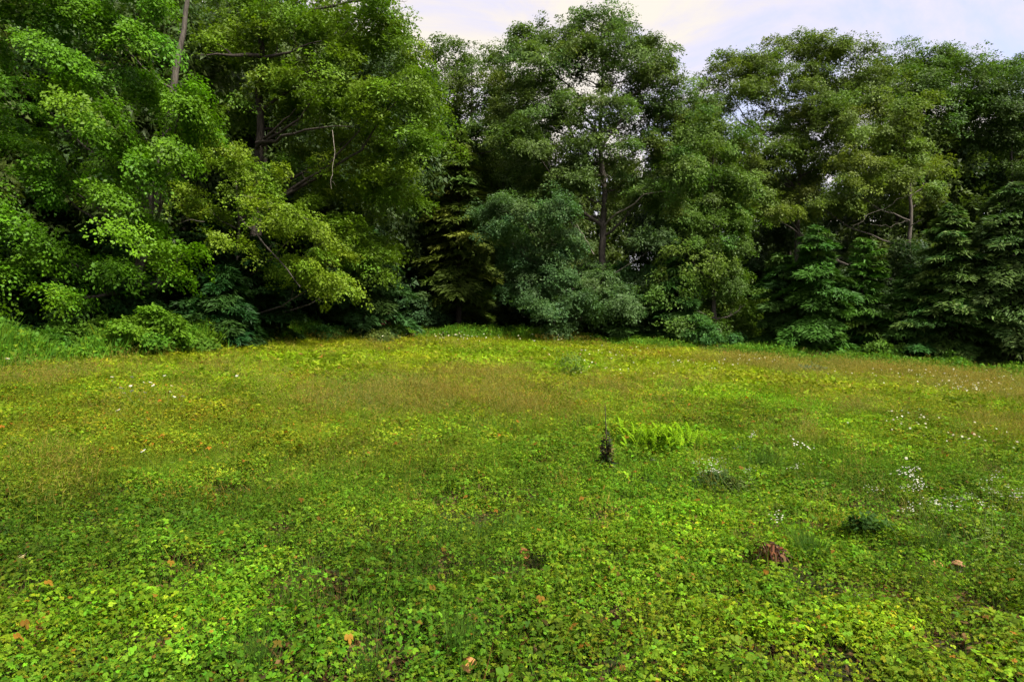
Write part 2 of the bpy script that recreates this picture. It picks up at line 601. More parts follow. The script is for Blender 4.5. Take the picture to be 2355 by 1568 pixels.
# tall maple with shelves of bright leaves at the left edge of the picture
shelves = [(60, 60, 90, 45), (230, 40, 100, 45), (350, 110, 80, 50), (430, 205, 60, 45), (300, 175, 90, 45), (150, 130, 100, 40), (50, 190, 80, 40), (200, 235, 100, 40), (390, 280, 70, 40),
           (60, 340, 80, 36), (130, 430, 90, 40), (250, 310, 100, 40), (330, 385, 90, 40), (400, 340, 60, 40), (270, 465, 90, 36), (350, 530, 80, 34), (80, 545, 80, 36), (190, 610, 90, 34), (50, 640, 80, 34),
           (-80, 100, 90, 50), (-90, 250, 90, 45), (-90, 420, 100, 45), (-80, 580, 90, 45), (300, 615, 70, 18, .6), (400, 635, 70, 16, .7), (110, 665, 80, 20, .7), (-40, 690, 80, 24, .7), (20, 500, 70, 34), (450, 250, 40, 40), (160, 20, 120, 50), (300, -40, 120, 60), (60, -60, 120, 60),
           (200, 150, 120, 70, .5, 2.2), (80, 300, 120, 70, .4, 2.4), (280, 380, 110, 60, .4, 2.2), (360, 240, 80, 60, .5, 2.0), (420, 585, 60, 18, .7)]
broadleaf('maple_tree', 'tall maple with drooping shelves of vivid green leaves at the left edge', 'tree', 300, 20.5, [(330, 560), (385, 290), (432, 0), (450, -160)], shelves, GREEN_MAPLE,
          leaf=0.135, rc=0.6, per_area=29, per=20, spray=0.33, tri=False, trunk_r=.22, depth=1.3, shell=.35, flat=.35, droop=.55, tilt=.75, depth_jit=.7, trunk_dy=3.0, slant=.42)

# young beech with lime green sprays low over the dark gap
beech = [(520, 360, 70, 34), (580, 385, 60, 30), (480, 330, 50, 34), (560, 440, 70, 24), (480, 480, 70, 22), (640, 480, 70, 24), (700, 515, 70, 24), (600, 520, 60, 20), (770, 595, 55, 32), (680, 600, 60, 26), (640, 620, 50, 22), (740, 640, 70, 26), (790, 655, 40, 24), (520, 555, 60, 20), (440, 440, 50, 24), (620, 430, 50, 24)]
broadleaf('beech_tree', 'slender young beech with lime green sprays low over the dark gap', 'tree', 545, 24.5, [(548, 600), (556, 440), (540, 330)], beech, LIME,
          leaf=0.13, rc=0.5, per_area=40, per=18, spray=0.28, tri=False, trunk_r=.09, depth=1.1, shell=.3, droop=.5, slant=.3, trunk_dy=1.0,
          limbs=[dict(pts=[(552, 500, 0), (600, 550, -.5), (650, 610, -.9), (690, 660, -1.1)], r=.045, mat=M_BARK), dict(pts=[(470, 510, -.4), (430, 505, -.8), (400, 520, -1)], r=.016, r1=.006, mat=M_BARK),
                 dict(pts=[(556, 450, 0), (640, 470, -.4), (720, 510, -.7)], r=.035)])

# tall oak with the thick dark trunk
oak1 = [(560, 30, 110, 60), (690, 50, 110, 70), (820, 40, 110, 70), (900, 110, 80, 70), (760, 170, 110, 70), (880, 230, 90, 70), (950, 330, 50, 70), (800, 320, 110, 70), (700, 250, 90, 60), (890, 400, 80, 60), (930, 470, 50, 50),
        (800, 430, 100, 60), (710, 380, 80, 50), (640, 190, 80, 60), (950, 200, 50, 70), (850, 520, 80, 50), (520, 110, 70, 60), (980, 270, 35, 50), (830, 600, 70, 40), (740, -40, 130, 60), (880, 20, 55, 40), (560, -50, 110, 60), (540, 240, 50, 60), (760, 540, 70, 50)]
broadleaf('oak_tree', 'tall olive green oak with a thick dark trunk and dark horizontal limb', 'tree', 585, 27.0, [(588, 560), (590, 320), (600, 80), (610, -150)], oak1, OLIVE,
          leaf=0.17, rc=0.75, per_area=24, per=18, spray=0.36, trunk_r=.27, bark=M_BARK_DARK, shell=.35, depth=1.0,
          limbs=[dict(pts=[(595, 130, -.3), (530, 128, -1.2), (460, 126, -1.8)], r=.10, twigs=4), dict(pts=[(592, 135, 0), (650, 128, -1.2), (740, 95, -2)], r=.09), dict(pts=[(590, 330, 0), (650, 318, -1.4), (730, 296, -2.4), (810, 292, -2.6)], r=.09),
                 dict(pts=[(590, 340, 0), (630, 300, -1), (680, 250, -1.5)], r=.08), dict(pts=[(764, 300, -2.6), (770, 350, -2.7), (764, 400, -2.7), (762, 435, -2.7)], r=.015, r1=.006, mat=M_BARK_PALE, twigs=2), dict(pts=[(600, 60, 0), (760, 20, -1), (900, -10, -1.5), (960, -20, -1.5)], r=.08)])

broadleaf('ash_tree', 'dark green ash filling the skyline between the olive oak and the central oak', 'tree', 1070, 43.0, [(1075, 560), (1080, 380), (1085, 160)],
          [(990, 110, 30, 35), (1030, 125, 50, 40), (1090, 165, 60, 45), (1130, 150, 40, 40), (1130, 230, 70, 60), (1050, 220, 70, 60), (1120, 320, 80, 60), (1040, 330, 70, 60), (1190, 300, 60, 60), (1000, 420, 60, 60), (1100, 430, 80, 60), (1175, 190, 40, 50), (1190, 390, 60, 50)],
          (0.060, 0.100, 0.015), leaf=.2, rc=.95, per_area=15, per=17, spray=.42, trunk_r=.22)

conifer('hemlock_tree', 'wispy yellowish hemlock between the olive oak and the central oak', 1055, 37.5, 300, 120, (0.075, 0.105, 0.014), nb=120, per=80, z0=1.5, twig=.36, ragged=.45, droop=.25)

# central oak
oak2 = [(1195, 85, 38, 34), (1240, 105, 45, 34), (1320, 75, 60, 34), (1385, 48, 50, 30), (1440, 80, 55, 34), (1497, 120, 42, 34), (1515, 175, 34, 50), (1280, 135, 55, 34), (1215, 165, 55, 40), (1185, 230, 50, 45), (1255, 240, 60, 45), (1340, 190, 40, 30, .5), (1400, 160, 40, 24, .5), (1455, 205, 45, 30, .6),
        (1330, 255, 60, 40, .8), (1430, 275, 45, 30, .6), (1500, 255, 50, 40), (1550, 240, 40, 40), (1255, 320, 70, 45), (1200, 320, 55, 50), (1340, 345, 40, 30, .7), (1470, 340, 50, 36, .8), (1535, 330, 60, 45), (1400, 385, 45, 26, .8, 1.0), (1580, 300, 45, 45), (1300, 400, 60, 40), (1440, 420, 50, 36), (1240, 420, 60, 40), (1520, 420, 60, 40), (1385, 255, 55, 36, 1, -1.6), (1365, 330, 50, 34, .8, -1.8), (1420, 350, 45, 34, .8, -1.5), (1315, 430, 50, 36, 1, -1.6), (1470, 455, 45, 34, 1, -1.4), (1400, 110, 60, 30, .9, -1), (1560, 380, 60, 50), (1290, 470, 60, 40), (1590, 250, 40, 44), (1480, 150, 50, 34), (1340, 130, 50, 34), (1160, 280, 40, 50)]
broadleaf('oak_tree', 'large grey-green oak with a domed open crown standing against the bright sky', 'tree', 1385, 37.5, [(1383, 585), (1392, 420), (1376, 330), (1386, 200), (1382, 70)], [(a, b, c_ * 1.12, d_ * 1.12, (1.35 * (e_[0] if e_ else 1)), *e_[1:]) for a, b, c_, d_, *e_ in oak2], GREYGREEN,
          leaf=.18, rc=.72, per_area=22, per=16, spray=.36, trunk_r=.24, shell=.4, autolimb=.9,
          limbs=[dict(pts=[(1384, 520, 0), (1300, 460, -1.2), (1262, 400, -1.6)], r=.11, r1=.03, mat=M_BARK), dict(pts=[(1388, 520, 0), (1440, 475, -1.6), (1500, 440, -2.6), (1535, 428, -2.9), (1552, 445, -3)], r=.06, r1=.015, mat=M_BARK_PALE, twigs=1),
                 dict(pts=[(1365, 585, -.6), (1340, 540, -1.2), (1325, 515, -1.5)], r=.04, mat=M_BARK_PALE), dict(pts=[(1388, 430, 0), (1335, 340, .5), (1270, 240, 1)], r=.1, r1=.02), dict(pts=[(1380, 350, 0), (1440, 260, .4), (1505, 160, .6)], r=.09, r1=.02),
                 dict(pts=[(1378, 330, 0), (1310, 200, -.4), (1215, 110, -.6)], r=.08, r1=.02)])

dog = [(1150, 475, 45, 34), (1200, 500, 70, 44), (1270, 480, 55, 40), (1165, 550, 50, 40), (1240, 580, 80, 50), (1305, 545, 50, 46), (1195, 640, 60, 40), (1290, 650, 80, 50), (1370, 650, 60, 44), (1330, 720, 80, 44), (1430, 690, 70, 44), (1250, 720, 60, 36), (1120, 500, 30, 30), (1490, 640, 60, 40), (1510, 560, 44, 40)]
broadleaf('dogwood_tree', 'spreading blue-green dogwood reaching down before the central oak', 'tree', 1270, 34.5, [(1275, 640), (1270, 560), (1260, 500)], dog, BLUEGREEN, leaf=.16, rc=.65, per_area=30, per=18, spray=.32, trunk_r=.09, shell=.4, tilt=.8)

cher = [(1600, 300, 55, 44), (1655, 330, 60, 50), (1575, 390, 70, 50), (1640, 420, 80, 55), (1695, 430, 40, 50), (1560, 480, 70, 50), (1630, 520, 80, 50), (1695, 550, 45, 50), (1590, 600, 80, 50), (1680, 640, 65, 50), (1715, 700, 45, 40), (1600, 690, 80, 50), (1530, 660, 60, 40), (1650, 760, 80, 30), (1735, 770, 40, 30), (1560, 750, 70, 30)]
broadleaf('cherry_tree', 'dense mid-green cherry with pale leaf tips beside the central oak', 'tree', 1640, 35.5, [(1640, 640), (1645, 480), (1640, 330)], cher, MIDGREEN, leaf=.17, rc=.7, per_area=26, per=18, spray=.34, trunk_r=.14, shell=.45, tilt=.9)

oak3 = [(1620, 260, 50, 40, .8), (1660, 340, 60, 40, .9), (1720, 180, 50, 36, .8), (1610, 330, 50, 40), (1650, 170, 40, 30, .6), (1695, 150, 50, 30, .7), (1755, 130, 50, 30, .8), (1830, 112, 60, 30), (1900, 105, 50, 28), (1950, 125, 50, 34), (1640, 230, 50, 30, .7), (1720, 220, 60, 36, .8), (1800, 185, 60, 36), (1880, 185, 60, 40), (1955, 200, 50, 44), (1760, 290, 60, 30, .7), (1850, 265, 60, 36), (1930, 275, 60, 40),
        (1820, 340, 50, 26, .6), (1690, 290, 40, 26, .5), (1740, 400, 60, 36), (1820, 430, 70, 34), (1900, 390, 70, 34), (2010, 180, 40, 40), (1990, 240, 50, 40), (1860, 330, 60, 40, .8, -1.5), (1780, 360, 60, 40, .9, -1.2), (1880, 240, 60, 40, .8, -1.2), (1700, 430, 60, 40), (1850, 470, 70, 36, 1, -1.5), (1930, 350, 60, 40, 1), (1700, 360, 50, 36)]
broadleaf('oak_tree', 'airy olive oak full of sky gaps right of the central oak', 'tree', 1832, 41.0, [(1832, 520), (1835, 400), (1852, 330), (1876, 220), (1880, 110)], [(a, b, c_ * 1.1, d_ * 1.1, 1.7 * (e_[0] if e_ else 1), *e_[1:]) for a, b, c_, d_, *e_ in oak3], (0.084, 0.128, 0.020), leaf=.18, rc=.7, per_area=20, per=15, spray=.36, trunk_r=.22, shell=.3, autolimb=1.0,
          limbs=[dict(pts=[(1835, 420, 0), (1760, 330, .4), (1690, 230, .6), (1650, 170, .6)], r=.08, r1=.012), dict(pts=[(1838, 400, 0), (1800, 300, .4), (1760, 180, .8)], r=.08, r1=.012), dict(pts=[(1834, 440, 0), (1790, 420, -1), (1740, 380, -1.4)], r=.05)])

pine_sh = [(1990, 310, 70, 26), (2070, 295, 60, 26), (2095, 360, 70, 28), (2000, 370, 80, 28), (2050, 415, 80, 28), (2130, 445, 50, 30), (1960, 430, 70, 24), (1880, 470, 80, 22), (2010, 465, 70, 24), (1790, 485, 60, 22), (2080, 240, 50, 30), (2140, 390, 40, 30), (1740, 470, 50, 24)]
broadleaf('pine_tree', 'pine with a bare pale trunk and flat olive shelves of foliage', 'tree', 2090, 37.0, [(2090, 560), (2092, 430), (2082, 300), (2078, 230)], pine_sh, (0.105, 0.155, 0.022), leaf=.18, rc=.65, per_area=26, per=18, spray=.34, trunk_r=.17, shell=.3, autolimb=.8, bark=M_BARK,
          limbs=[dict(pts=[(2090, 445, 0), (2030, 475, -1.4), (1960, 520, -2.4)], r=.018, r1=.006, mat=M_BARK, twigs=4), dict(pts=[(2088, 510, 0), (2040, 520, -1.4), (2000, 516, -2)], r=.014, r1=.005, mat=M_BARK), dict(pts=[(2092, 520, 0), (2120, 505, -1)], r=.03, mat=M_BARK_PALE)])

broadleaf('maple_tree', 'round dark green maple on the skyline right of the airy oak', 'tree', 2190, 46.0, [(2185, 520), (2182, 380), (2180, 180)],
          [(2010, 145, 30, 34), (2080, 165, 60, 40), (2150, 155, 70, 40), (2220, 185, 70, 50), (2080, 235, 70, 50), (2160, 250, 80, 50), (2245, 270, 60, 50), (2050, 300, 60, 40), (2140, 330, 80, 44), (2230, 345, 70, 44), (2270, 320, 40, 40), (2110, 400, 70, 40), (2200, 410, 70, 40), (2120, 130, 60, 34), (2190, 140, 50, 30), (2030, 220, 60, 50), (2120, 190, 80, 50, 1.4), (2200, 230, 80, 50, 1.4), (2050, 370, 60, 40)],
          (0.066, 0.122, 0.015), leaf=.2, rc=1.0, per_area=15, per=18, spray=.44, trunk_r=.2, shell=.5)
broadleaf('ash_tree', 'dull green ash with bare lower stems at the right edge', 'tree', 2330, 44.0, [(2330, 520), (2325, 400), (2335, 200)],
          [(2275, 170, 40, 34), (2335, 150, 50, 40), (2390, 160, 60, 50), (2300, 235, 50, 44), (2370, 240, 60, 50), (2350, 310, 50, 44, .8), (2420, 300, 60, 60), (2320, 400, 50, 36, .7), (2400, 400, 60, 50), (2300, 190, 60, 40, 1.3), (2340, 250, 60, 40, 1.3), (2280, 300, 50, 40)],
          (0.055, 0.102, 0.020), leaf=.2, rc=.95, per_area=15, per=17, spray=.42, trunk_r=.15)

# conifers along the edge
HEM = (0.034, 0.085, 0.011)
conifer('hemlock_tree', 'dark layered hemlock at the field edge right of the cherry', 1880, 32.5, 515, 135, (0.038, 0.100, 0.011), nb=130, per=110, twig=.26)
conifer('hemlock_tree', 'hemlock with brighter drooping tips left of the bare pine trunk', 1985, 33.0, 545, 105, (0.046, 0.112, 0.011), nb=110, per=100, twig=.26)
conifer('hemlock_tree', 'small dark hemlock squeezed between the cherry and the layered hemlock', 1795, 34.0, 585, 85, (0.034, 0.082, 0.013), nb=90, per=90, twig=.26)
conifer('spruce_tree', 'broad spruce with pale green upper tips before the bare pine trunk', 2185, 30.5, 470, 150, (0.044, 0.094, 0.015), nb=150, per=120, twig=.25, tipc=(.095, .155, .034))
conifer('spruce_tree', 'spruce with grey-green pale tips cut by the right edge', 2325, 29.5, 420, 150, (0.048, 0.094, 0.019), nb=150, per=120, twig=.25, tipc=(.095, .150, .040))
conifer('hemlock_tree', 'low dark hemlock under the bare pine trunk', 2095, 31.5, 610, 100, HEM, nb=100, per=100, twig=.25)
conifer('spruce_tree', 'spruce standing outside the right edge with branches reaching in', 2440, 28.5, 480, 150, HEM, nb=110, per=100, twig=.25)
conifer('hemlock_tree', 'dark hemlock under the dogwood and the central oak', 1430, 36.0, 600, 110, (0.030, 0.076, 0.014), nb=100, per=100, twig=.28)
conifer('hemlock_tree', 'dark hemlock under the cherry with its lowest boughs near the grass', 1560, 35.0, 590, 100, (0.032, 0.082, 0.012), nb=100, per=100, twig=.28)
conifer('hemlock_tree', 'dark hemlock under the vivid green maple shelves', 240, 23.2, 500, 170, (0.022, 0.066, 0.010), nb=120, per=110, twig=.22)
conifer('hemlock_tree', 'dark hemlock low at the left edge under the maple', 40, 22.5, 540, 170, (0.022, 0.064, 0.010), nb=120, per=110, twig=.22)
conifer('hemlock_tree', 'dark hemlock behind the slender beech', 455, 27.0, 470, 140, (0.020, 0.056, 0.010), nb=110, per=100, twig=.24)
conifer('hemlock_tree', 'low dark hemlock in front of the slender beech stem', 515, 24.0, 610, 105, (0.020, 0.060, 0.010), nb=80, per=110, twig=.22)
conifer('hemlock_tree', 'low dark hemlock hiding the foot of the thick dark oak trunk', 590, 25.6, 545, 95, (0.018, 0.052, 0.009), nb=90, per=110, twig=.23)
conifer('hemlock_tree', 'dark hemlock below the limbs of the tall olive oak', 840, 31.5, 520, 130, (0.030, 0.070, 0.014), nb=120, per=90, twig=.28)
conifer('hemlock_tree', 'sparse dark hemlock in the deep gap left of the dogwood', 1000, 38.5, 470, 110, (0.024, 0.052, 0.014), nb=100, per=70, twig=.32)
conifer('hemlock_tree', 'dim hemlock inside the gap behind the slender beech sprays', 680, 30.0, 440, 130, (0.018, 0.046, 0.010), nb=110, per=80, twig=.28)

# deeper woods: rows of trees behind the edge, their mesh shared
def filler_meshes():
    out = []
    for k in range(4):
        lobes = []
        for i in range(24):
            t = (i + rng.random()) / 24
            a = rng.random() * 6.28
            r = (1.0 - .55 * abs(t - .5)) * 0.26 * rng.random() ** .5
            lobes.append((np.array([np.cos(a) * r, np.sin(a) * r, .06 + .85 * t]), np.array([.13, .13, .085]), 1.0))
        S = 14.0
        L3 = [(c * S, r * S, d) for c, r, d in lobes]
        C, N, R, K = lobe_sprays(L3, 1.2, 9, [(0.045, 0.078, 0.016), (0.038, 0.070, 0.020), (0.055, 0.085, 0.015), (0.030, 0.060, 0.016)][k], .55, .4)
        V, Fx, T = sprays_to_leaves(C, N, R, K, 8, .42, LEAF_TRI, np.zeros(3))
        cm = mesh_from('crown', V / S, Fx, T)
        cm.materials.append(M_LEAF)
        path = smooth_path([(0, 0, 0), (.01, .005, .4), (.0, .01, .9)], 10, .003)
        V, Q = tube(path, np.linspace(.016, .004, 10), 8)
        tm = mesh_from('trunk', V, Q, smooth=True)
        tm.materials.append(M_BARK_DARK)
        out.append((tm, cm))
    return out


FM = filler_meshes()


def top_limit(px):
    return float(np.interp(px, [-500, 0, 500, 900, 960, 1100, 1180, 1300, 1560, 1620, 1760, 1960, 2060, 2250, 2400, 2800], [-150, -120, -60, 40, 180, 200, 260, 330, 310, 330, 370, 370, 240, 230, 220, 200]))


rows = [(47, -420, 2700, 175, 20), (54, -340, 2700, 210, 40), (62, -400, 2750, 215, 60), (72, -400, 2750, 230, 70)]
side_rows = [(24, [-260, -420, -600]), (30, [-150, 60, 260, 430]), (36, [-100, 150, 380, 620, 800]), (36, [2480, 2620]), (41, [250, 560, 760, 920])]
fcount = 0
spots = []
for Yr, a, b, step, lift in rows:
    for px in np.arange(a, b, step):
        spots.append((px + rng.uniform(-60, 60), Yr + rng.uniform(-2.5, 2.5), lift))
for Yr, pxs in side_rows:
    for px in pxs:
        spots.append((px + rng.uniform(-20, 20), Yr + rng.uniform(-1, 1), 30))
for px, Yt, lift in spots:
    x = Yt * (px - CX) / F
    z = gz(x, Yt)[0]
    H = max(4.0, P(px, top_limit(px) + lift * rng.random(), Yt)[2] - z)
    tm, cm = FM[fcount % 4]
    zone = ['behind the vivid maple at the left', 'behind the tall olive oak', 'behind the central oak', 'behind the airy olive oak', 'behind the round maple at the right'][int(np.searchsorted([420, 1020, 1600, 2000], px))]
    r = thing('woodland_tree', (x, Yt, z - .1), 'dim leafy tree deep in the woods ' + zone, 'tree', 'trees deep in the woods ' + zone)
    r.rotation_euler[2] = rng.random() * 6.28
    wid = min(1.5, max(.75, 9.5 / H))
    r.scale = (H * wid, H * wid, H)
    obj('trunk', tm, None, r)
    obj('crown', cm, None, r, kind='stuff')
    fcount += 1

# low understorey trees in the dark of the woods
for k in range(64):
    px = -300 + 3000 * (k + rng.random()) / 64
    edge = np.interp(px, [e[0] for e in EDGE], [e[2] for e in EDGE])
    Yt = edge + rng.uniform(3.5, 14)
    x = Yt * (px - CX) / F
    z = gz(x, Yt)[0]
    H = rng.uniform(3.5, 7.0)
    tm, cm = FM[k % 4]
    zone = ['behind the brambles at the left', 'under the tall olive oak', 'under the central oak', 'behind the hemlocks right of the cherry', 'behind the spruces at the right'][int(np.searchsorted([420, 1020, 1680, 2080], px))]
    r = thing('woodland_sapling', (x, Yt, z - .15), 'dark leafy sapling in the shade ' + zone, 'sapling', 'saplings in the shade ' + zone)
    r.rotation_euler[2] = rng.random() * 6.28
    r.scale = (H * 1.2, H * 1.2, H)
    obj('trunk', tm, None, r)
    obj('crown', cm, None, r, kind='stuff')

# ------------------------------------------------------------------ meadow
def ground_ellipse(px, py, rx, ry):
    c, a, b = hit(px, py), hit(px, py - ry), hit(px, py + ry)
    return c[0], c[1], rx * c[1] / F, max(.3, abs(a[1] - b[1]) / 2)


TAN = [ground_ellipse(*e) for e in [(1000, 930, 300, 50), (760, 935, 190, 50), (1190, 965, 150, 40), (120, 885, 120, 26), (480, 795, 70, 9), (1750, 848, 130, 16), (2000, 862, 150, 18), (2250, 885, 130, 24), (2310, 925, 110, 26), (1975, 965, 60, 22),
                                    (1400, 915, 80, 24), (2250, 1005, 110, 26), (480, 870, 60, 14), (600, 905, 70, 16), (1860, 1035, 50, 16), (1560, 905, 60, 16), (1100, 880, 120, 16)]]
OCHRE = [ground_ellipse(*e) for e in [(300, 1060, 220, 60), (700, 1020, 200, 50), (2200, 905, 200, 30), (1850, 890, 160, 20), (500, 960, 200, 40), (900, 1050, 200, 40), (2250, 980, 160, 50), (130, 1000, 120, 50), (1000, 800, 120, 12), (1500, 830, 120, 12), (150, 1150, 150, 40)]]
BRIGHT = [ground_ellipse(*e) for e in [(1200, 818, 230, 18), (1760, 935, 190, 50), (1880, 985, 150, 40), (1330, 850, 120, 16), (620, 835, 200, 20), (1650, 1230, 300, 70), (1560, 1010, 120, 30), (300, 1430, 300, 90), (1900, 1480, 300, 80)]]
DIRT = [ground_ellipse(*e) for e in [(1040, 857, 40, 5), (1180, 868, 50, 6), (1340, 895, 45, 6)]]


def mask(x, y, ells):
    m = np.zeros(len(x))
    for cx, cy_, rx, ry in ells:
        m = np.maximum(m, np.exp(-((x - cx) / rx) ** 2 - ((y - cy_) / ry) ** 2))
    return m


def wedge(n, y0, y1, p=1.0):
    """n random ground points between two distances, spread over what the camera sees and a bit beyond; p<1 crowds the near ones"""
    t = rng.random(n * 2)
    Y = (y0 ** (p + 1) + t * (y1 ** (p + 1) - y0 ** (p + 1))) ** (1 / (p + 1))
    X = rng.uniform(-1, 1, n * 2) * (0.83 * Y + .8)
    edge = np.interp(CX + F * X / np.maximum(Y, .1), [e[0] for e in EDGE], [e[2] for e in EDGE])
    ok = Y < edge + .6
    return X[ok][:n], Y[ok][:n]


def herb_colors(x, y, base_near, n, odd_leaves=True):
    """meadow leaf colours: patches of lime, ochre and deep green"""
    tb, to = mask(x, y, BRIGHT), mask(x, y, OCHRE)
    c = np.tile(np.asarray(base_near, float), (n, 1))
    far = np.clip((y - 6) / 14, 0, 1)[:, None]
    c = c * (1 - far) + np.array([0.162, 0.215, 0.006]) * far
    c = c * (1 - .55 * to[:, None]) + np.array([0.140, 0.155, 0.007]) * .55 * to[:, None]
    c = c * (1 - .8 * tb[:, None]) + np.array([0.120, 0.215, 0.006]) * .8 * tb[:, None]
    blotch = fnoise(x, y, 1.3, 31)
    c = c * (0.45 + 1.1 * blotch)[:, None]
    yel = np.clip((fnoise(x, y, 2.2, 41) - .5) * 4, -1, 1)
    c[:, 0] *= np.exp(.14 * yel)
    c *= np.exp(rng.normal(size=(n, 1)) * .20)
    c[:, 0] *= np.exp(rng.normal(size=n) * .10)
    if not odd_leaves:
        return c
    odd = rng.random(n)
    c[odd < .022] = [0.26, 0.12, 0.02]
    c[odd < .010] = [0.13, 0.055, 0.02]
    c[(odd > .022) & (odd < .06)] = [0.26, 0.25, 0.03]
    return c


def bare(x, y):
    """small gaps where the dark ground shows"""
    return (fnoise(x, y, .26, 51) < .36) | (fnoise(x, y, .8, 61) < .23)


_l = [[0, 0, 0], [.30, .30, .07], [.30, .80, .06], [0, 1, -.04], [-.30, .80, .06], [-.30, .30, .07]]
_lf = [[0, 1, 2, 3], [0, 3, 4, 5]]


def trifoliate(leaflet, faces, spread=1.15, count=3):
    V, Fx = [], []
    for k, a in enumerate((0, spread, -spread, 1.9 * spread, -1.9 * spread)[:count]):
        L = np.array(leaflet) * (1.0 if k == 0 else .92)
        c, s = math.cos(a), math.sin(a)
        R = np.array([[c, -s, 0], [s, c, 0], [0, 0, 1]])
        V.append(L @ R.T)
        Fx += [[i + k * len(leaflet) for i in f] for f in faces]
    V = np.concatenate(V)
    V[:, 2] -= .10 * (V[:, 0] ** 2 + V[:, 1] ** 2)
    return V, np.array(Fx)


TRI_NEAR = trifoliate(_l, _lf)
TRI_MID = trifoliate(LEAF_DIA[0] * np.array([1.1, 1, 1.4]), LEAF_DIA[1].tolist())
PALMATE = trifoliate(LEAF_DIA[0] * np.array([.95, 1, 1.6]), LEAF_DIA[1].tolist(), 1.05, 5)


def cover(n, y0, y1, size, template, hmul=1.0, p=1.0, thin=True, base=(0.082, 0.146, 0.008)):
    x, y = wedge(n, y0, y1, p)
    if thin:
        keep = ~(bare(x, y) & (rng.random(len(x)) < .93))
        keep &= rng.random(len(x)) > 1.2 * mask(x, y, DIRT)
        for cx_, cy_, r_ in CLEAR:
            keep &= ((x - cx_) ** 2 + (y - cy_ + r_ * .7) ** 2) > r_ ** 2
        x, y = x[keep], y[keep]
    m = len(x)
    mound = .03 + .24 * np.clip(fnoise(x, y, .5, 71) - .2, 0, 1) + .06 * fnoise(x, y, 1.6, 75)
    h = mound * hmul * (1 - .85 * rng.random(m) ** 1.6)
    z = gz(x, y) + h
    pos = np.stack([x, y, z], 1)
    nrm = np.array([0, 0, 1.0]) + rng.normal(size=(m, 3)) * np.array([.55, .55, .1])
    fwd = rng.normal(size=(m, 3))
    s, f, nn = frames(nrm, fwd)
    sc = size * (.6 + .7 * rng.random(m))
    return scatter(template[0], template[1], pos, s, f, nn, sc, herb_colors(x, y, base, m))


CLEAR = [(*hit(2206, 1312)[:2], .17), (*hit(2160, 1314)[:2], .16), (*hit(1770, 1305)[:2], .21), (hit(1535, 1046)[0] - .25, hit(1535, 1046)[1] + .2, .33), (hit(1535, 1046)[0] + .25, hit(1535, 1046)[1] + .2, .33)]


def in_clear(x, y):
    bad = np.zeros(len(x), bool)
    for cx_, cy_, r_ in CLEAR:
        bad |= ((x - cx_) ** 2 + (y - cy_ + r_ * .6) ** 2) < r_ ** 2
    return bad


def clump_nodes(coll):
    t = bpy.data.node_groups.new('scatter_clumps', 'GeometryNodeTree')
    t.interface.new_socket('Geometry', in_out='INPUT', socket_type='NodeSocketGeometry')
    t.interface.new_socket('Geometry', in_out='OUTPUT', socket_type='NodeSocketGeometry')
    n, l = t.nodes, t.links
    gi, go = n.new('NodeGroupInput'), n.new('NodeGroupOutput')
    ci = n.new('GeometryNodeCollectionInfo')
    ci.inputs['Collection'].default_value = coll
    ci.inputs['Separate Children'].default_value = True
    ci.inputs['Reset Children'].default_value = True
    ip = n.new('GeometryNodeInstanceOnPoints')
    ip.inputs['Pick Instance'].default_value = True

    def attr(nm, ty):
        q = n.new('GeometryNodeInputNamedAttribute')
        q.data_type = ty
        q.inputs['Name'].default_value = nm
        return q.outputs['Attribute']
    e2r = n.new('FunctionNodeEulerToRotation')
    l.new(attr('clump_rot', 'FLOAT_VECTOR'), e2r.inputs[0])
    l.new(gi.outputs[0], ip.inputs['Points'])
    l.new(ci.outputs[0], ip.inputs['Instance'])
    l.new(attr('clump_index', 'INT'), ip.inputs['Instance Index'])
    l.new(e2r.outputs[0], ip.inputs['Rotation'])
    l.new(attr('clump_scale', 'FLOAT_VECTOR'), ip.inputs['Scale'])
    l.new(ip.outputs[0], go.inputs[0])
    return t


def clump_field(name, label, category, meshes, pos, scale, tint, tilt=.16):
    """one stuff object: clumps of plants set on points of the ground"""
    n = len(pos)
    coll = bpy.data.collections.new(name + '_kinds')
    for me in meshes:
        coll.objects.link(bpy.data.objects.new(me.name, me))
    me = bpy.data.meshes.new(name)
    me.vertices.add(n)
    me.vertices.foreach_set('co', np.asarray(pos, np.float32).ravel())
    rot = np.stack([rng.normal(size=n) * tilt, rng.normal(size=n) * tilt, rng.random(n) * 6.283], 1).astype(np.float32)
    q = me.attributes.new('clump_rot', 'FLOAT_VECTOR', 'POINT')
    q.data.foreach_set('vector', rot.ravel())
    q = me.attributes.new('clump_scale', 'FLOAT_VECTOR', 'POINT')
    sc = scale if scale.ndim == 2 else np.repeat(scale[:, None], 3, 1)
    q.data.foreach_set('vector', sc.astype(np.float32).ravel())
    q = me.attributes.new('clump_index', 'INT', 'POINT')
    q.data.foreach_set('value', rng.integers(0, len(meshes), n).astype(np.int32))
    q = me.attributes.new('clump_tint', 'FLOAT_COLOR', 'POINT')
    c4 = np.ones((n, 4), np.float32)
    c4[:, :3] = tint
    q.data.foreach_set('color', c4.ravel())
    o = obj(name, me, None, label=label, category=category, kind='stuff')
    md = o.modifiers.new('scatter', 'NODES')
    md.node_group = clump_nodes(coll)
    return o


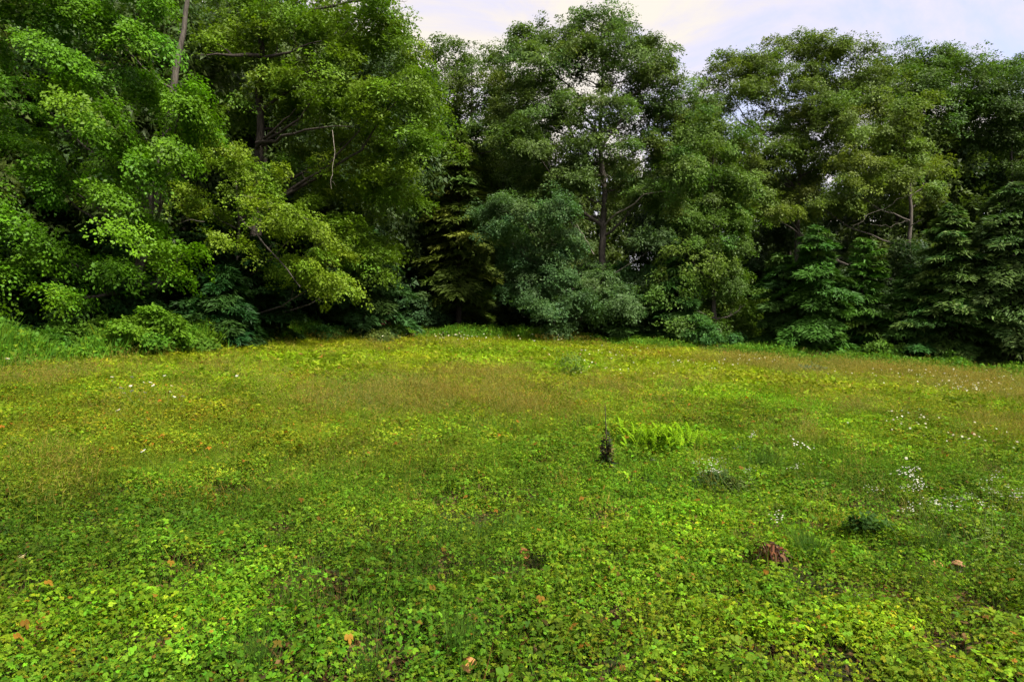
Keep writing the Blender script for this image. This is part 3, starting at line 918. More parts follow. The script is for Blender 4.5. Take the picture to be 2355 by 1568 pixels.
def leaf_clump(nleaf, R, size, template, high, blades_n=6, odd=.05, narrow=1.0):
    """leaves on short stalks; tints are factors on the clump's own colour"""
    r = R * np.sqrt(rng.random(nleaf)) * (.8 + .3 * rng.random(nleaf))
    a = rng.random(nleaf) * 6.283
    h = high * (1 - .6 * (r / R) ** 2) * (1 - .85 * rng.random(nleaf) ** 1.4)
    pos = np.stack([r * np.cos(a), r * np.sin(a), h], 1)
    out = np.stack([np.cos(a), np.sin(a), np.zeros(nleaf)], 1)
    nrm = np.array([0, 0, 1.0]) + out * .35 * (r / R)[:, None] + rng.normal(size=(nleaf, 3)) * np.array([.45, .45, .1])
    s_, f_, n_ = frames(nrm, out + rng.normal(size=(nleaf, 3)) * .8)
    sc = size * np.exp(rng.normal(size=nleaf) * .30)
    tint = np.exp(rng.normal(size=(nleaf, 1)) * .28) * np.exp(rng.normal(size=(nleaf, 3)) * np.array([.16, .05, .2]))
    od = rng.random(nleaf)
    tint[od < odd] = [1.9, 1.15, 1.6]
    tint[od < odd * .45] = [1.9, .55, 1.6]
    tint[od < odd * .2] = [.9, .32, 1.2]
    V1, F1, T1 = scatter(template[0] * np.array([narrow, 1, 1]), template[1], pos, s_, f_, n_, sc, tint)
    nb = blades_n
    tri = [(V1, F1)]
    fs, ts = [F1], [T1]
    Vall = V1
    if nb:
        bp = np.stack([rng.normal(size=nb) * R * .5, rng.normal(size=nb) * R * .5, np.full(nb, -.01)], 1)
        up = np.array([0, 0, 1.0]) + rng.normal(size=(nb, 3)) * np.array([.5, .5, 0])
        s2, f2, n2 = frames(rng.normal(size=(nb, 3)) * np.array([1, 1, .1]), up)
        L = high * (.8 + 1.5 * rng.random(nb))
        V2, F2, T2 = scatter(BLADE1[0], BLADE1[1], bp, s2, f2, n2, np.stack([np.full(nb, size * .16), L, L], 1), np.tile([[.75, .95, 1.2]], (nb, 1)) * np.exp(rng.normal(size=(nb, 1)) * .2))
        fs.append(F2 + len(V1))
        ts.append(T2)
        Vall = np.concatenate([V1, V2])
    me = mesh_from('leaf_clump', Vall, fs, np.concatenate(ts))
    me.materials.append(M_CLUMP)
    return me


def litter_clump():
    n_ = 80
    pos = np.stack([rng.normal(size=n_) * .10, rng.normal(size=n_) * .10, rng.random(n_) * .02], 1)
    s_, f_, nn_ = frames(np.array([0, 0, 1.0]) + rng.normal(size=(n_, 3)) * .35, rng.normal(size=(n_, 3)))
    base = np.array([[.05, .03, .012], [.09, .045, .018], [.03, .022, .010], [.14, .085, .035], [.022, .034, .008]])[rng.integers(0, 5, n_)]
    sc = np.stack([.014 + .018 * rng.random(n_), .018 + .03 * rng.random(n_), np.full(n_, .02)], 1)
    V, Fx, T = scatter(LEAF_DIA[0], LEAF_DIA[1], pos, s_, f_, nn_, sc, base * np.exp(rng.normal(size=(n_, 1)) * .3))
    me = mesh_from('litter_clump', V, Fx, T)
    me.materials.append(M_CLUMP)
    return me


def grass_clump(nb, R, high, seeds, seed_col=(1.55, 1.04, 3.2), w=.0035):
    bp = np.stack([rng.normal(size=nb) * R * .5, rng.normal(size=nb) * R * .5, np.full(nb, -.02)], 1)
    lean = np.stack([bp[:, 0], bp[:, 1], np.zeros(nb)], 1) * 1.3
    up = np.array([0, 0, 1.0]) + lean + rng.normal(size=(nb, 3)) * np.array([.20, .20, 0])
    s2, f2, n2 = frames(rng.normal(size=(nb, 3)) * np.array([1, 1, .1]), up)
    L = high * (.45 + .65 * rng.random(nb))
    V1, F1, T1 = scatter(BLADE1[0], BLADE1[1], bp, s2, f2, n2, np.stack([np.full(nb, w), L, L * 1.2], 1), np.exp(rng.normal(size=(nb, 1)) * .22) * np.exp(rng.normal(size=(nb, 3)) * np.array([.12, .04, .15])))
    if not seeds:
        me = mesh_from('grass_clump', V1, F1, T1)
    else:
        k = rng.integers(0, nb, seeds * 7)
        along = .70 + .32 * rng.random(len(k))
        pp = bp[k] + f2[k] * (L[k] * along)[:, None] + n2[k] * (L[k] * 1.2 * .18 * along)[:, None] + rng.normal(size=(len(k), 3)) * .014
        s3, f3, n3 = frames(rng.normal(size=(len(k), 3)), f2[k] + rng.normal(size=(len(k), 3)) * .5)
        V2, F2, T2 = scatter(BLADE1[0], BLADE1[1], pp, s3, f3, n3, np.stack([np.full(len(k), w * 1.8), np.full(len(k), .055), np.full(len(k), .03)], 1), np.tile([seed_col], (len(k), 1)) * np.exp(rng.normal(size=(len(k), 1)) * .2))
        V, Fx = join([(V1, F1), (V2, F2)])
        me = mesh_from('grass_clump', V, Fx, np.concatenate([T1, T2]))
    me.materials.append(M_CLUMP)
    return me


def set_points(n, y0, y1, p, keep_fn=None, lift=0.0):
    x, y = wedge(n, y0, y1, p)
    keep = ~in_clear(x, y)
    if keep_fn is not None:
        keep &= rng.random(len(x)) < keep_fn(x, y)
    x, y = x[keep], y[keep]
    return x, y, np.stack([x, y, gz(x, y) + lift], 1)


def mound(x, y):
    return np.clip(fnoise(x, y, .55, 71) - .35, 0, 1) * .16


BLADE1 = (np.array([[-.5, 0, 0], [.5, 0, 0], [0, 1, .18]]), np.array([[0, 1, 2]]))
NEAR_BASE = (0.082, 0.152, 0.007)
kinds = [leaf_clump(135, .17, .0155, TRI_NEAR, .11, 14) for _ in range(6)] + [leaf_clump(190, .16, .0120, TRI_NEAR, .10, 22) for _ in range(5)] + [leaf_clump(120, .17, .0150, PALMATE, .13, 16, narrow=.7) for _ in range(3)] + [leaf_clump(110, .15, .019, TRI_NEAR, .15, 10, narrow=.5) for _ in range(2)]
x, y, pos = set_points(3700, 2.6, 9.2, .9, lambda x, y: np.where(bare(x, y), .42, 1.0))
pos[:, 2] += mound(x, y) + rng.normal(size=len(x)) * .012
c = herb_colors(x, y, NEAR_BASE, len(x), False)
clump_field('cinquefoil_leaves', 'low green cinquefoil and strawberry leaves carpeting the near meadow', 'ground cover', kinds, pos, .75 + .55 * rng.random(len(x)), c)
x, y, pos = set_points(5600, 8.4, 18, .8, lambda x, y: np.where(bare(x, y), .5, 1.0) * (1 - .9 * mask(x, y, DIRT)))
pos[:, 2] += mound(x, y) * 1.2
c = herb_colors(x, y, NEAR_BASE, len(x), False)
clump_field('meadow_herbs', 'yellow-green leafy herbs across the middle of the meadow', 'ground cover', kinds, pos, 1.2 + .6 * rng.random(len(x)), c)
x, y, pos = set_points(5200, 2.5, 14, .3)
clump_field('leaf_litter', 'brown dead leaves and dark litter under the meadow plants', 'litter', [litter_clump() for _ in range(4)], pos, .8 + .8 * rng.random(len(x)), np.ones((len(x), 3)), .05)
# grass clumps: green ones in patches everywhere, seeding tan ones in the drifts
gk = [grass_clump(46, .20, .30, 0) for _ in range(5)]
x, y, pos = set_points(15000, 3.6, 40, .30, lambda x, y: np.clip(2.6 * (fnoise(x, y, 2.4, 121) - .40), .03, .9) * np.clip((y - 2.5) / 6, .14, 1))
c = herb_colors(x, y, (0.075, 0.140, 0.010), len(x), False)
far = np.clip(y / 14, .7, 2.2)
clump_field('grass_clumps', 'soft green grass clumps standing in the meadow', 'grass', gk, pos, np.stack([far, far, .8 + .85 * rng.random(len(x))], 1), c, .1)
sk = [grass_clump(34, .22, .50, 20, w=.0030) for _ in range(5)]
x, y, pos = set_points(17000, 5.0, 40, .40, lambda x, y: np.clip(.70 * mask(x, y, TAN) ** 1.5 + .04 * mask(x, y, OCHRE) + .03, 0, 1) * (.4 + 1.0 * fnoise(x, y, 1.8, 141)))
c = vary((0.120, 0.152, 0.010), len(x), .10, .16)
far = np.clip(y / 13, .7, 2.2)
clump_field('seeding_grass_clumps', 'wispy tan seeding grass drifting across the meadow', 'grass', sk, pos, np.stack([far, far, .75 + .55 * rng.random(len(x))], 1), c, .1)
V, Fx, T = cover(150000, 15, 40, .15, LEAF_TRI, hmul=1.2, p=.8, thin=False)
obj('far_meadow_herbs', mesh_from('far_meadow_herbs', V, Fx, T), M_HERB, kind='stuff', label='lime and ochre herbs in the far meadow below the trees', category='ground cover')

BLADE = (np.array([[-.5, 0, 0], [.5, 0, 0], [.32, .6, .06], [-.32, .6, .06], [0, 1, .22]]), [np.array([[0, 1, 2, 3]]), np.array([[3, 2, 4]])])
BLADE1 = (np.array([[-.5, 0, 0], [.5, 0, 0], [0, 1, .18]]), np.array([[0, 1, 2]]))


def blades(x, y, h, w, colors, lean=.35, template=BLADE1, zoff=-.01):
    m = len(x)
    pos = np.stack([x, y, gz(x, y) + zoff], 1)
    az = rng.random(m) * 6.28
    face = np.stack([np.cos(az), np.sin(az), np.zeros(m)], 1)
    up = np.array([0, 0, 1.0]) + rng.normal(size=(m, 3)) * np.array([lean, lean, 0])
    s, f, nn = frames(face, up)
    return scatter(template[0], template[1], pos, s, f, nn, np.stack([w, h, h], 1), colors)


# green grass
x, y = wedge(230000, 7, 40, .35)
dens = np.clip(.25 + 1.1 * fnoise(x, y, 2.6, 81) - .15, 0, 1)
dens = np.maximum(dens, .6 * mask(x, y, TAN)) * np.clip((y - 6) / 6, .15, 1)
keep = (rng.random(len(x)) < dens) & (rng.random(len(x)) > 1.1 * mask(x, y, DIRT))
x, y = x[keep], y[keep]
m = len(x)
c = herb_colors(x, y, (0.085, 0.140, 0.012), m)
V, Fx, T = blades(x, y, (.10 + .24 * fnoise(x, y, 1.7, 83)) * (.6 + .7 * rng.random(m)), .0035 + .0008 * y, c)
obj('meadow_grass', mesh_from('meadow_grass', V, Fx, T), M_GRASS, kind='stuff', label='fine green grass standing among the meadow herbs', category='grass')

# scattered green blades in the near meadow
x, y = wedge(16000, 2.6, 9, .9)
keep = fnoise(x, y, .8, 101) > .50
x, y = x[keep], y[keep]
m = len(x)
c = herb_colors(x, y, (0.055, 0.120, 0.014), m)
V, Fx, T = blades(x, y, .10 + .20 * rng.random(m) ** 1.5, np.full(m, .0055), c, .45)
obj('near_grass', mesh_from('near_grass', V, Fx, T), M_GRASS, kind='stuff', label='thin grass blades sprinkled over the near leaves', category='grass')

# tall weeds and grass along the foot of the woods
n = 56000
px = rng.uniform(-300, 2650, n)
edge = np.interp(px, [e[0] for e in EDGE], [e[2] for e in EDGE])
y = edge - np.interp(px, [0, 450, 600, 900, 1800, 2100], [3.3, 3.2, 2.2, 2.6, 3.4, 2.6]) + rng.normal(size=n) * .7 + 2.0 * (fnoise(px, px * 0, 80, 111) - .5)
x = y * (px - CX) / F
tall = np.clip(1.5 * (fnoise(x, y, 1.6, 113) - .25), 0, 1)
h = (.14 + .62 * tall) * (.5 + .7 * rng.random(n))
h *= np.interp(px, [0, 500, 900, 1300, 2400], [2.2, 1.9, 1.7, 1.3, 1.1])
c = vary((0.072, 0.160, 0.009), n, .14, .2)
V1, F1, T1 = blades(x, y, h, np.full(n, .05), c, .4)
k = rng.integers(0, n, 46000)
zz = h[k] * (.25 + .65 * rng.random(len(k)))
pos = np.stack([x[k], y[k], gz(x[k], y[k]) + zz], 1) + rng.normal(size=(len(k), 3)) * np.array([.08, .08, .02])
s, f, nn = frames(np.array([0, -.3, 1.0]) + rng.normal(size=(len(k), 3)) * .6, rng.normal(size=(len(k), 3)))
V2, F2, T2 = scatter(LEAF_TRI[0], LEAF_TRI[1], pos, s, f, nn, .10 + .08 * rng.random(len(k)), c[k])
V, Fx = join([(V1, F1), (V2, F2)])
obj('edge_weeds', mesh_from('edge_weeds', V, Fx, np.concatenate([T1, T2])), M_HERB, kind='stuff', label='rank green weeds and grass along the foot of the woods', category='weeds')

# ------------------------------------------------------------------ shrubs at the foot of the woods
def shrub(name, label, category, px, base_py, lobes, color, leaf=.10, rc=.34, per_area=90, per=13, spray=.20, group=None, mat=None, Y=None):
    if Y is None:
        b = hit(px, base_py)
    else:
        b = np.array([Y * (px - CX) / F, Y, 0])
        b[2] = gz(b[0], b[1])[0]
    base = b - np.array([0, 0, .03])
    Yb = base[1]
    root = thing(name, tuple(base), label, category, group)
    L3 = []
    for lb in lobes:
        x_, y_, rx, ry = lb[:4]
        k = Yb / F
        c_ = P(x_, y_, Yb + rng.normal() * .25)
        r_ = np.array([rx, .5 * (rx + ry) + 6, ry]) * k
        L3.append((c_, r_, 1.0))
        for q in range(2):
            tip = c_ + rng.normal(size=3) * r_ * .4
            path = smooth_path([base + rng.normal(size=3) * np.array([.06, .06, 0]), (base + tip) / 2 + rng.normal(size=3) * .05, tip], 6)
            V, Q = tube(path - base, np.linspace(.014, .005, 6), 5)
            obj('stem', mesh_from('stem', V, Q, smooth=True), M_STEM, root)
    C, N, R, K = lobe_sprays(L3, rc, per_area, color, spray, .35, .6)
    V, Fx, T = sprays_to_leaves(C, N, R, K, per, leaf / LEAF_K, LEAF_DIA, base, .55, .3)
    obj('foliage', mesh_from('foliage', V, Fx, T), M_HERB, root, kind='stuff')
    return root


SH = (0.085, 0.180, 0.012)
shrub('bramble_shrub', 'bright green leafy bramble mound at the foot of the maple', 'shrub', 345, 822, [(345, 735, 55, 34), (320, 770, 70, 34), (380, 780, 60, 30), (350, 805, 80, 18)], SH)
shrub('bramble_shrub', 'light green bramble reaching over the grass beside the bright bramble mound', 'shrub', 440, 815, [(430, 770, 50, 26), (460, 792, 50, 18), (410, 800, 50, 16)], (0.085, 0.170, 0.014))
shrub('bramble_shrub', 'dim green bramble bank under the low maple branches', 'shrub', 210, 822, [(200, 765, 70, 30), (250, 790, 60, 24), (160, 795, 70, 22)], (0.070, 0.150, 0.014))
shrub('bramble_shrub', 'dark green bramble bank at the left edge of the field', 'shrub', 70, 826, [(60, 765, 80, 34), (110, 790, 60, 26), (20, 795, 60, 26)], (0.050, 0.130, 0.014))
shrub('bramble_shrub', 'bramble partly cut off by the left edge of the picture', 'shrub', -60, 832, [(-70, 770, 70, 40), (-20, 800, 60, 26)], (0.040, 0.10, 0.014))
shrub('sapling_shrub', 'small upright blue-green sapling before the dark gap beside the brambles', 'sapling', 508, 790, [(510, 700, 24, 22), (512, 735, 34, 30), (500, 765, 34, 18)], (0.040, 0.120, 0.020))
shrub('goldenrod_clump', 'leafy green goldenrod clump in front of the dark gap', 'plant', 600, 785, [(590, 765, 34, 16), (640, 770, 40, 14)], (0.050, 0.130, 0.018))
shrub('goldenrod_clump', 'low goldenrod clump below the lime green beech sprays', 'plant', 750, 786, [(720, 768, 40, 14), (775, 766, 40, 16)], (0.045, 0.115, 0.018))
shrub('goldenrod_clump', 'pale upright weed standing alone before the reddish boards', 'plant', 880, 796, [(880, 765, 12, 14), (884, 782, 16, 10)], (0.090, 0.130, 0.030), leaf=.09)
shrub('elder_shrub', 'dark rounded shrub right of the reddish boards', 'shrub', 960, 772, [(950, 700, 36, 28), (985, 720, 40, 30), (960, 750, 50, 22)], (0.036, 0.075, 0.026), leaf=.15, Y=36.0)
shrub('elder_shrub', 'green shrub hugging the foot of the cherry', 'shrub', 1640, 808, [(1620, 770, 44, 26), (1670, 785, 44, 18)], (0.042, 0.100, 0.022), leaf=.13)
shrub('elder_shrub', 'bright green sapling at the foot of the hemlocks', 'shrub', 2030, 838, [(2030, 800, 34, 22), (2010, 822, 30, 14)], (0.060, 0.130, 0.018), leaf=.12)
shrub('elder_shrub', 'dark green shrub at the foot of the broad spruce', 'shrub', 2200, 852, [(2190, 838, 50, 10), (2140, 836, 40, 10)], (0.05, 0.12, 0.016), leaf=.12)
shrub('willow_shrub', 'pale grey-green bushy weed alone in the bright far grass', 'plant', 1312, 872, [(1312, 838, 16, 9), (1300, 854, 20, 9), (1326, 856, 16, 8)], (0.105, 0.170, 0.028), leaf=.06, per_area=40)
shrub('willow_shrub', 'grey-green sage-like weed near the foot of the small dark hemlock', 'plant', 1855, 862, [(1850, 848, 34, 8), (1880, 850, 24, 7)], (0.075, 0.105, 0.050), leaf=.07)
shrub('dark_weed', 'bushy dark weed below the white flower cluster right of the fern', 'plant', 1655, 1132, [(1650, 1105, 34, 18), (1680, 1112, 26, 12), (1620, 1110, 26, 12)], (0.040, 0.075, 0.018), leaf=.045, rc=.10, per_area=900, per=5, spray=.06)
shrub('dark_weed', 'small spiky dark weed between the withered clump and the white flowers', 'plant', 1978, 1228, [(1975, 1205, 26, 16), (1990, 1215, 18, 10)], (0.032, 0.072, 0.012), leaf=.04, rc=.09, per_area=900, per=5, spray=.05)
shrub('dark_weed', 'dark leafy weed in the grass above the orange fallen leaf', 'plant', 1045, 1335, [(1042, 1295, 18, 26), (1050, 1320, 20, 14)], (0.040, 0.095, 0.012), leaf=.05, rc=.09, per_area=700, per=4, spray=.05)

# boards in the dark at the wood's edge
def boards():
    Y = 36.5
    c_ = P(893, 730, Y)
    base = np.array([c_[0], Y, gz(c_[0], Y)[0]])
    root = thing('board_panel', tuple(base), 'weathered reddish-brown board panel in the dark at the edge of the woods', 'panel')
    W, Hh = 1.05, .98
    z0 = c_[2] - base[2] - Hh / 2

    def box(x0, x1, y0, y1, za, zb):
        V = np.array([[x, yy, z] for x in (x0, x1) for yy in (y0, y1) for z in (za, zb)])
        return V, np.array([[0, 1, 3, 2], [4, 6, 7, 5], [0, 4, 5, 1], [2, 3, 7, 6], [0, 2, 6, 4], [1, 5, 7, 3]])
    for k in range(5):
        V, Q = box(-W / 2 + rng.normal() * .015, W / 2 + rng.normal() * .015, -.012 + k * .003, .012 + k * .003, z0 + k * Hh / 5 + .008, z0 + (k + 1) * Hh / 5 - .008)
        obj('board', mesh_from('board', V, Q), M_BOARD, root)
    for xx in (-.42, .42):
        V, Q = box(xx - .045, xx + .045, .03, .12, 0, z0 + Hh * .95)
        obj('post', mesh_from('post', V, Q), M_BARK_DARK, root)


boards()

# ------------------------------------------------------------------ fern
def frond_mesh():
    n = 15
    t = np.linspace(0, 1, n)
    path = np.stack([np.zeros(n), t * .40, 1.0 * t - .34 * t ** 2.6], 1)
    Vs, Q = tube(path, np.linspace(.005, .0015, n), 4)
    V, Fs = [], []
    k = 0
    for i in range(1, n):
        for sgn in (-1, 1):
            L = .13 * math.sin(math.pi * min(1, t[i] * .86 + .12)) ** .7
            d = np.array([sgn * .9, .42, -.12])
            w = .030
            b0, b1 = path[i] - np.array([0, w, 0]), path[i] + np.array([0, w, .004])
            mid = path[i] + d * L * .6
            V += [b0, b1, mid + np.array([0, w * .8, .01]), path[i] + d * L + np.array([0, 0, -.02]), mid - np.array([0, w * .8, -.01])]
            Fs += [[k, k + 1, k + 2], [k, k + 2, k + 4], [k + 4, k + 2, k + 3]]
            k += 5
    V = np.concatenate([Vs, np.array(V)])
    Fs = np.array(Fs) + len(Vs)
    tint = np.concatenate([np.tile([[.07, .12, .01]], (len(Q), 1)), vary((0.175, 0.310, 0.006), len(Fs), .05, .08)])
    me = mesh_from('frond', V, [Q, Fs], tint)
    me.materials.append(M_HERB)
    return me


fb = hit(1535, 1046)
fern = thing('fern', tuple(fb), 'bright lime green fern clump standing out in the meadow', 'fern')
frond_meshes = [frond_mesh() for _ in range(4)]
for k in range(110):
    o = obj('frond', frond_meshes[k % 4], None, fern)
    o.location = (rng.uniform(-.50, .48), rng.uniform(-.25, .3), -.04)
    o.rotation_euler = (rng.normal() * .18, rng.normal() * .2, rng.uniform(0, 6.28) if k % 3 else rng.normal() * .5 + 2.6)
    sc = rng.uniform(.38, .60)
    o.scale = (sc, sc, sc * 1.2)

# dark seed stalk left of the fern
sb = hit(1393, 1092)
st = thing('mullein_stalk', tuple(sb), 'dark dried stalk with withered leaves left of the fern', 'plant')
V, Q = tube(smooth_path([(0, 0, -.02), (.01, 0, .35), (-.01, .01, .80)], 9), np.linspace(.012, .004, 9), 6)
obj('stalk', mesh_from('stalk', V, Q, smooth=True), M_STALK, st)
m = 280
zz = .02 + .46 * rng.random(m) ** 1.2
az = rng.random(m) * 6.28
out_ = np.stack([np.cos(az), np.sin(az), np.full(m, .55)], 1)
pos = out_ * .012
pos[:, 2] = zz
s, f, nn = frames(np.array([0, 0, 1.0]) + rng.normal(size=(m, 3)) * .4, out_ + rng.normal(size=(m, 3)) * .25)
V, Fx, T = scatter(LEAF_DIA[0] * np.array([.5, 1, 1]), LEAF_DIA[1], pos, s, f, nn, (.06 + .10 * rng.random(m)) * (1.15 - 1.5 * zz), vary((0.034, 0.040, 0.018), m, .2, .6))
obj('withered_leaves', mesh_from('withered_leaves', V, Fx, T), M_DRY, st, kind='stuff')

# withered brown clump
wb = hit(1770, 1305)
wb[2] -= .005
wc = thing('withered_clump', tuple(wb), 'withered reddish-brown clump of curled dead leaves in the green cover', 'dead plant')
V, Q = tube(smooth_path([(0, 0, -.02), (.01, -.01, .06), (.02, -.02, .13)], 6), np.array([.03, .028, .022, .018, .014, .01]), 7, .12)
obj('stub', mesh_from('stub', V, Q, smooth=True), M_STALK, wc)
for k in range(60):
    a = rng.random() * 6.28
    L = rng.uniform(.08, .17)
    n = 6
    t = np.linspace(0, 1, n)
    up = rng.uniform(.04, .12)
    cl = np.stack([np.cos(a) * L * t, np.sin(a) * L * t * .8, .04 + up * np.sin(np.pi * np.clip(t * 1.05, 0, 1)) * .9 + .02 * (1 - t)], 1)
    sd = np.array([-math.sin(a), math.cos(a), .3 * rng.normal()])
    w = rng.uniform(.003, .009) * np.sin(np.pi * (t * .85 + .1))[:, None] + .002
    cl += rng.normal(size=3) * np.array([.03, .03, .012])
    cl[1:] += rng.normal(size=(n - 1, 3)) * .014
    V = np.concatenate([cl - sd * w, cl + sd * w + np.array([0, 0, .008])])
    Q = np.array([[i, i + 1, n + i + 1, n + i] for i in range(n - 1)])
    colr = [(0.095, 0.038, 0.018), (0.045, 0.016, 0.011), (0.17, 0.085, 0.038), (0.025, 0.009, 0.008)][k % 4]
    obj('dead_leaf', mesh_from('dead_leaf', V, Q, vary(colr, n - 1, .1, .15)), M_DRY, wc)

# mushrooms
def mushroom(px, py, r, mat, label):
    b = hit(px, py + 8) + np.array([0, 0, -.03])
    root = thing('mushroom', tuple(b), label, 'mushroom')
    a = np.linspace(0, math.pi / 2 * 1.12, 9)
    prof = [(r * math.sin(t) * (1 + .02 * rng.normal()), .075 + .55 * r * math.cos(t)) for t in a] + [(r * .55, .07)]
    th = np.linspace(0, 2 * np.pi, 18, endpoint=False)
    wob = 1 + .07 * np.sin(th * 2 + rng.random() * 6) + .05 * np.sin(th * 3 + rng.random() * 6)
    V = np.array([[p_[0] * math.cos(t) * w_, p_[0] * math.sin(t) * w_, p_[1] + .012 * math.sin(2 * t) * p_[0] / r] for p_ in prof for t, w_ in zip(th, wob)])
    Q = np.array([[i * 18 + j, i * 18 + (j + 1) % 18, (i + 1) * 18 + (j + 1) % 18, (i + 1) * 18 + j] for i in range(len(prof) - 1) for j in range(18)])
    obj('cap', mesh_from('cap', V, Q, smooth=True), mat, root)
    V, Q = tube([(0, 0, -.02), (.004, 0, .04), (0, .003, .09)], [r * .32, r * .26, r * .28], 10)
    obj('stem', mesh_from('stem', V, Q, smooth=True), M_BARK_PALE, root)
    root.rotation_euler = (-.25, rng.normal() * .15, 0)


mushroom(2206, 1306, .055, M_CAP, 'rounded pinkish-brown mushroom cap low in the green cover')
mushroom(2160, 1308, .052, M_CAP2, 'ochre mushroom cap partly covered by leaves beside the pinkish-brown one')

# fallen leaves
def fallen_leaf(px, py, size, colr, label, up=.06):
    b = hit(px, py, up)
    root_z = b[2] + up
    n = 7
    t = np.linspace(0, 1, n)
    half = np.array([.02, .22, .36, .40, .34, .2, .0]) * size
    L, R_, M_ = [], [], []
    for i in range(n):
        jag = 1 + .22 * (i % 2)
        curl = .25 * (half[i] / size) ** 2 * size * 3
        L.append([-half[i] * jag, (t[i] - .5) * size, curl + .05 * size * math.sin(3 * t[i])])
        R_.append([half[i] * jag, (t[i] - .5) * size, curl * .7])
        M_.append([0, (t[i] - .5) * size, .05 * size * math.sin(3 * t[i])])
    V = np.array(L + M_ + R_)
    Q = np.array([[i, i + 1, n + i + 1, n + i] for i in range(n - 1)] + [[n + i, n + i + 1, 2 * n + i + 1, 2 * n + i] for i in range(n - 1)])
    o = obj('fallen_leaf', mesh_from('fallen_leaf', V, Q, vary(colr, len(Q), .06, .1)), M_DRY, None, (b[0], b[1], root_z), label, 'leaf')
    o.rotation_euler = (.35 + rng.normal() * .2, rng.normal() * .25, rng.random() * 6.28)


fallen_leaf(1078, 1528, .085, (0.42, 0.20, 0.07), 'pale orange fallen leaf near the bottom edge of the meadow')
fallen_leaf(1205, 1271, .11, (0.22, 0.085, 0.03), 'rusty curled fallen leaf in the middle of the near meadow')
fallen_leaf(1592, 1420, .075, (0.32, 0.15, 0.05), 'small tan fallen leaf below the withered clump')
fallen_leaf(108, 1428, .10, (0.26, 0.085, 0.015), 'red-brown fallen leaf in the near left corner of the meadow')
fallen_leaf(88, 1452, .09, (0.13, 0.05, 0.015), 'dark brown folded leaf beside the red-brown fallen leaf')
fallen_leaf(168, 1472, .07, (0.36, 0.20, 0.02), 'ochre yellow leaf below the red-brown fallen leaf')
fallen_leaf(1700, 1280, .08, (0.16, 0.07, 0.03), 'brown fallen leaf just left of the withered clump')
fallen_leaf(1742, 1442, .09, (0.22, 0.13, 0.05), 'dull tan fallen leaf between the leaves at lower middle right')
fallen_leaf(50, 1280, .08, (0.40, 0.33, 0.16), 'straw coloured fallen leaf at the left edge of the near meadow')

# ------------------------------------------------------------------ flowers
def blossom_mesh(kind):
    """daisy: one ray flower; cluster: a flat head of many small white flowers"""
    V, Fs, T = [], [], []
    heads = [(0, 0, 0, .026)] if kind == 'daisy' else [(rng.normal() * .048, rng.normal() * .048, rng.normal() * .02, rng.uniform(.006, .011)) for _ in range(15)]
    for hx, hy, hz, r in heads:
        nr = 10
        k = len(V)
        V.append([hx, hy, hz + r * .18])
        for i in range(nr):
            a = 2 * math.pi * i / nr
            rr = r * (1 if i % 2 else .62)
            V.append([hx + math.cos(a) * rr, hy + math.sin(a) * rr, hz + rng.normal() * r * .1])
        for i in range(nr):
            Fs.append([k, k + 1 + i, k + 1 + (i + 1) % nr])
            T.append([.46, .46, .42])
        k = len(V)
        V.append([hx, hy, hz + r * .38])
        for i in range(6):
            a = 2 * math.pi * i / 6
            V.append([hx + math.cos(a) * r * .32, hy + math.sin(a) * r * .32, hz + r * .2])
        for i in range(6):
            Fs.append([k, k + 1 + i, k + 1 + (i + 1) % 6])
            T.append([.55, .40, .05] if kind == 'daisy' else [.70, .68, .55])
    me = mesh_from('blossom', np.array(V), np.array(Fs), np.array(T))
    me.materials.append(M_PETAL)
    return me


DAISY = [blossom_mesh('daisy') for _ in range(2)]
HEADS = [blossom_mesh('cluster') for _ in range(4)]
_stem_meshes = []
for k in range(4):
    bend = rng.normal(size=2) * .16
    V, Q = tube(smooth_path([(0, 0, 0), (bend[0], bend[1], .5), (bend[0] * 1.5, bend[1] * 1.5, 1.0)], 7), np.linspace(.0045, .003, 7), 4)
    lv = scatter(LEAF_DIA[0], LEAF_DIA[1], np.array([[0, 0, z] for z in (.2, .35, .5, .62)]) * 1.0, *frames(np.tile([[0, 0, 1.0]], (4, 1)) + rng.normal(size=(4, 3)) * .3, rng.normal(size=(4, 3))), np.full(4, .07), np.tile([[.05, .1, .02]], (4, 1)))
    V2, Q2 = join([(V, Q), (lv[0], lv[1])])
    sm = mesh_from('stem', V2, Q2)
    sm.materials.append(M_STEM)
    _stem_meshes.append((sm, bend * 1.5))


def flower(name, px, py, height, head, size, label, category, group):
    b = hit(px, py, height)
    root = thing(name, tuple(b), label, category, group)
    k = int(rng.integers(4))
    sm, tip = _stem_meshes[k]
    o = obj('stem', sm, None, root)
    wid = .45 * (1 + b[1] / 12)
    o.scale = (wid, wid, height)
    h = obj('blossom', head, None, root)
    h.location = (tip[0] * wid, tip[1] * wid, height)
    h.rotation_euler = (-.35 + rng.normal() * .25, rng.normal() * .25, rng.random() * 6.28)
    k = size * (1.15 if name == 'daisy' else .88)
    h.scale = (k, k, k)
    return root


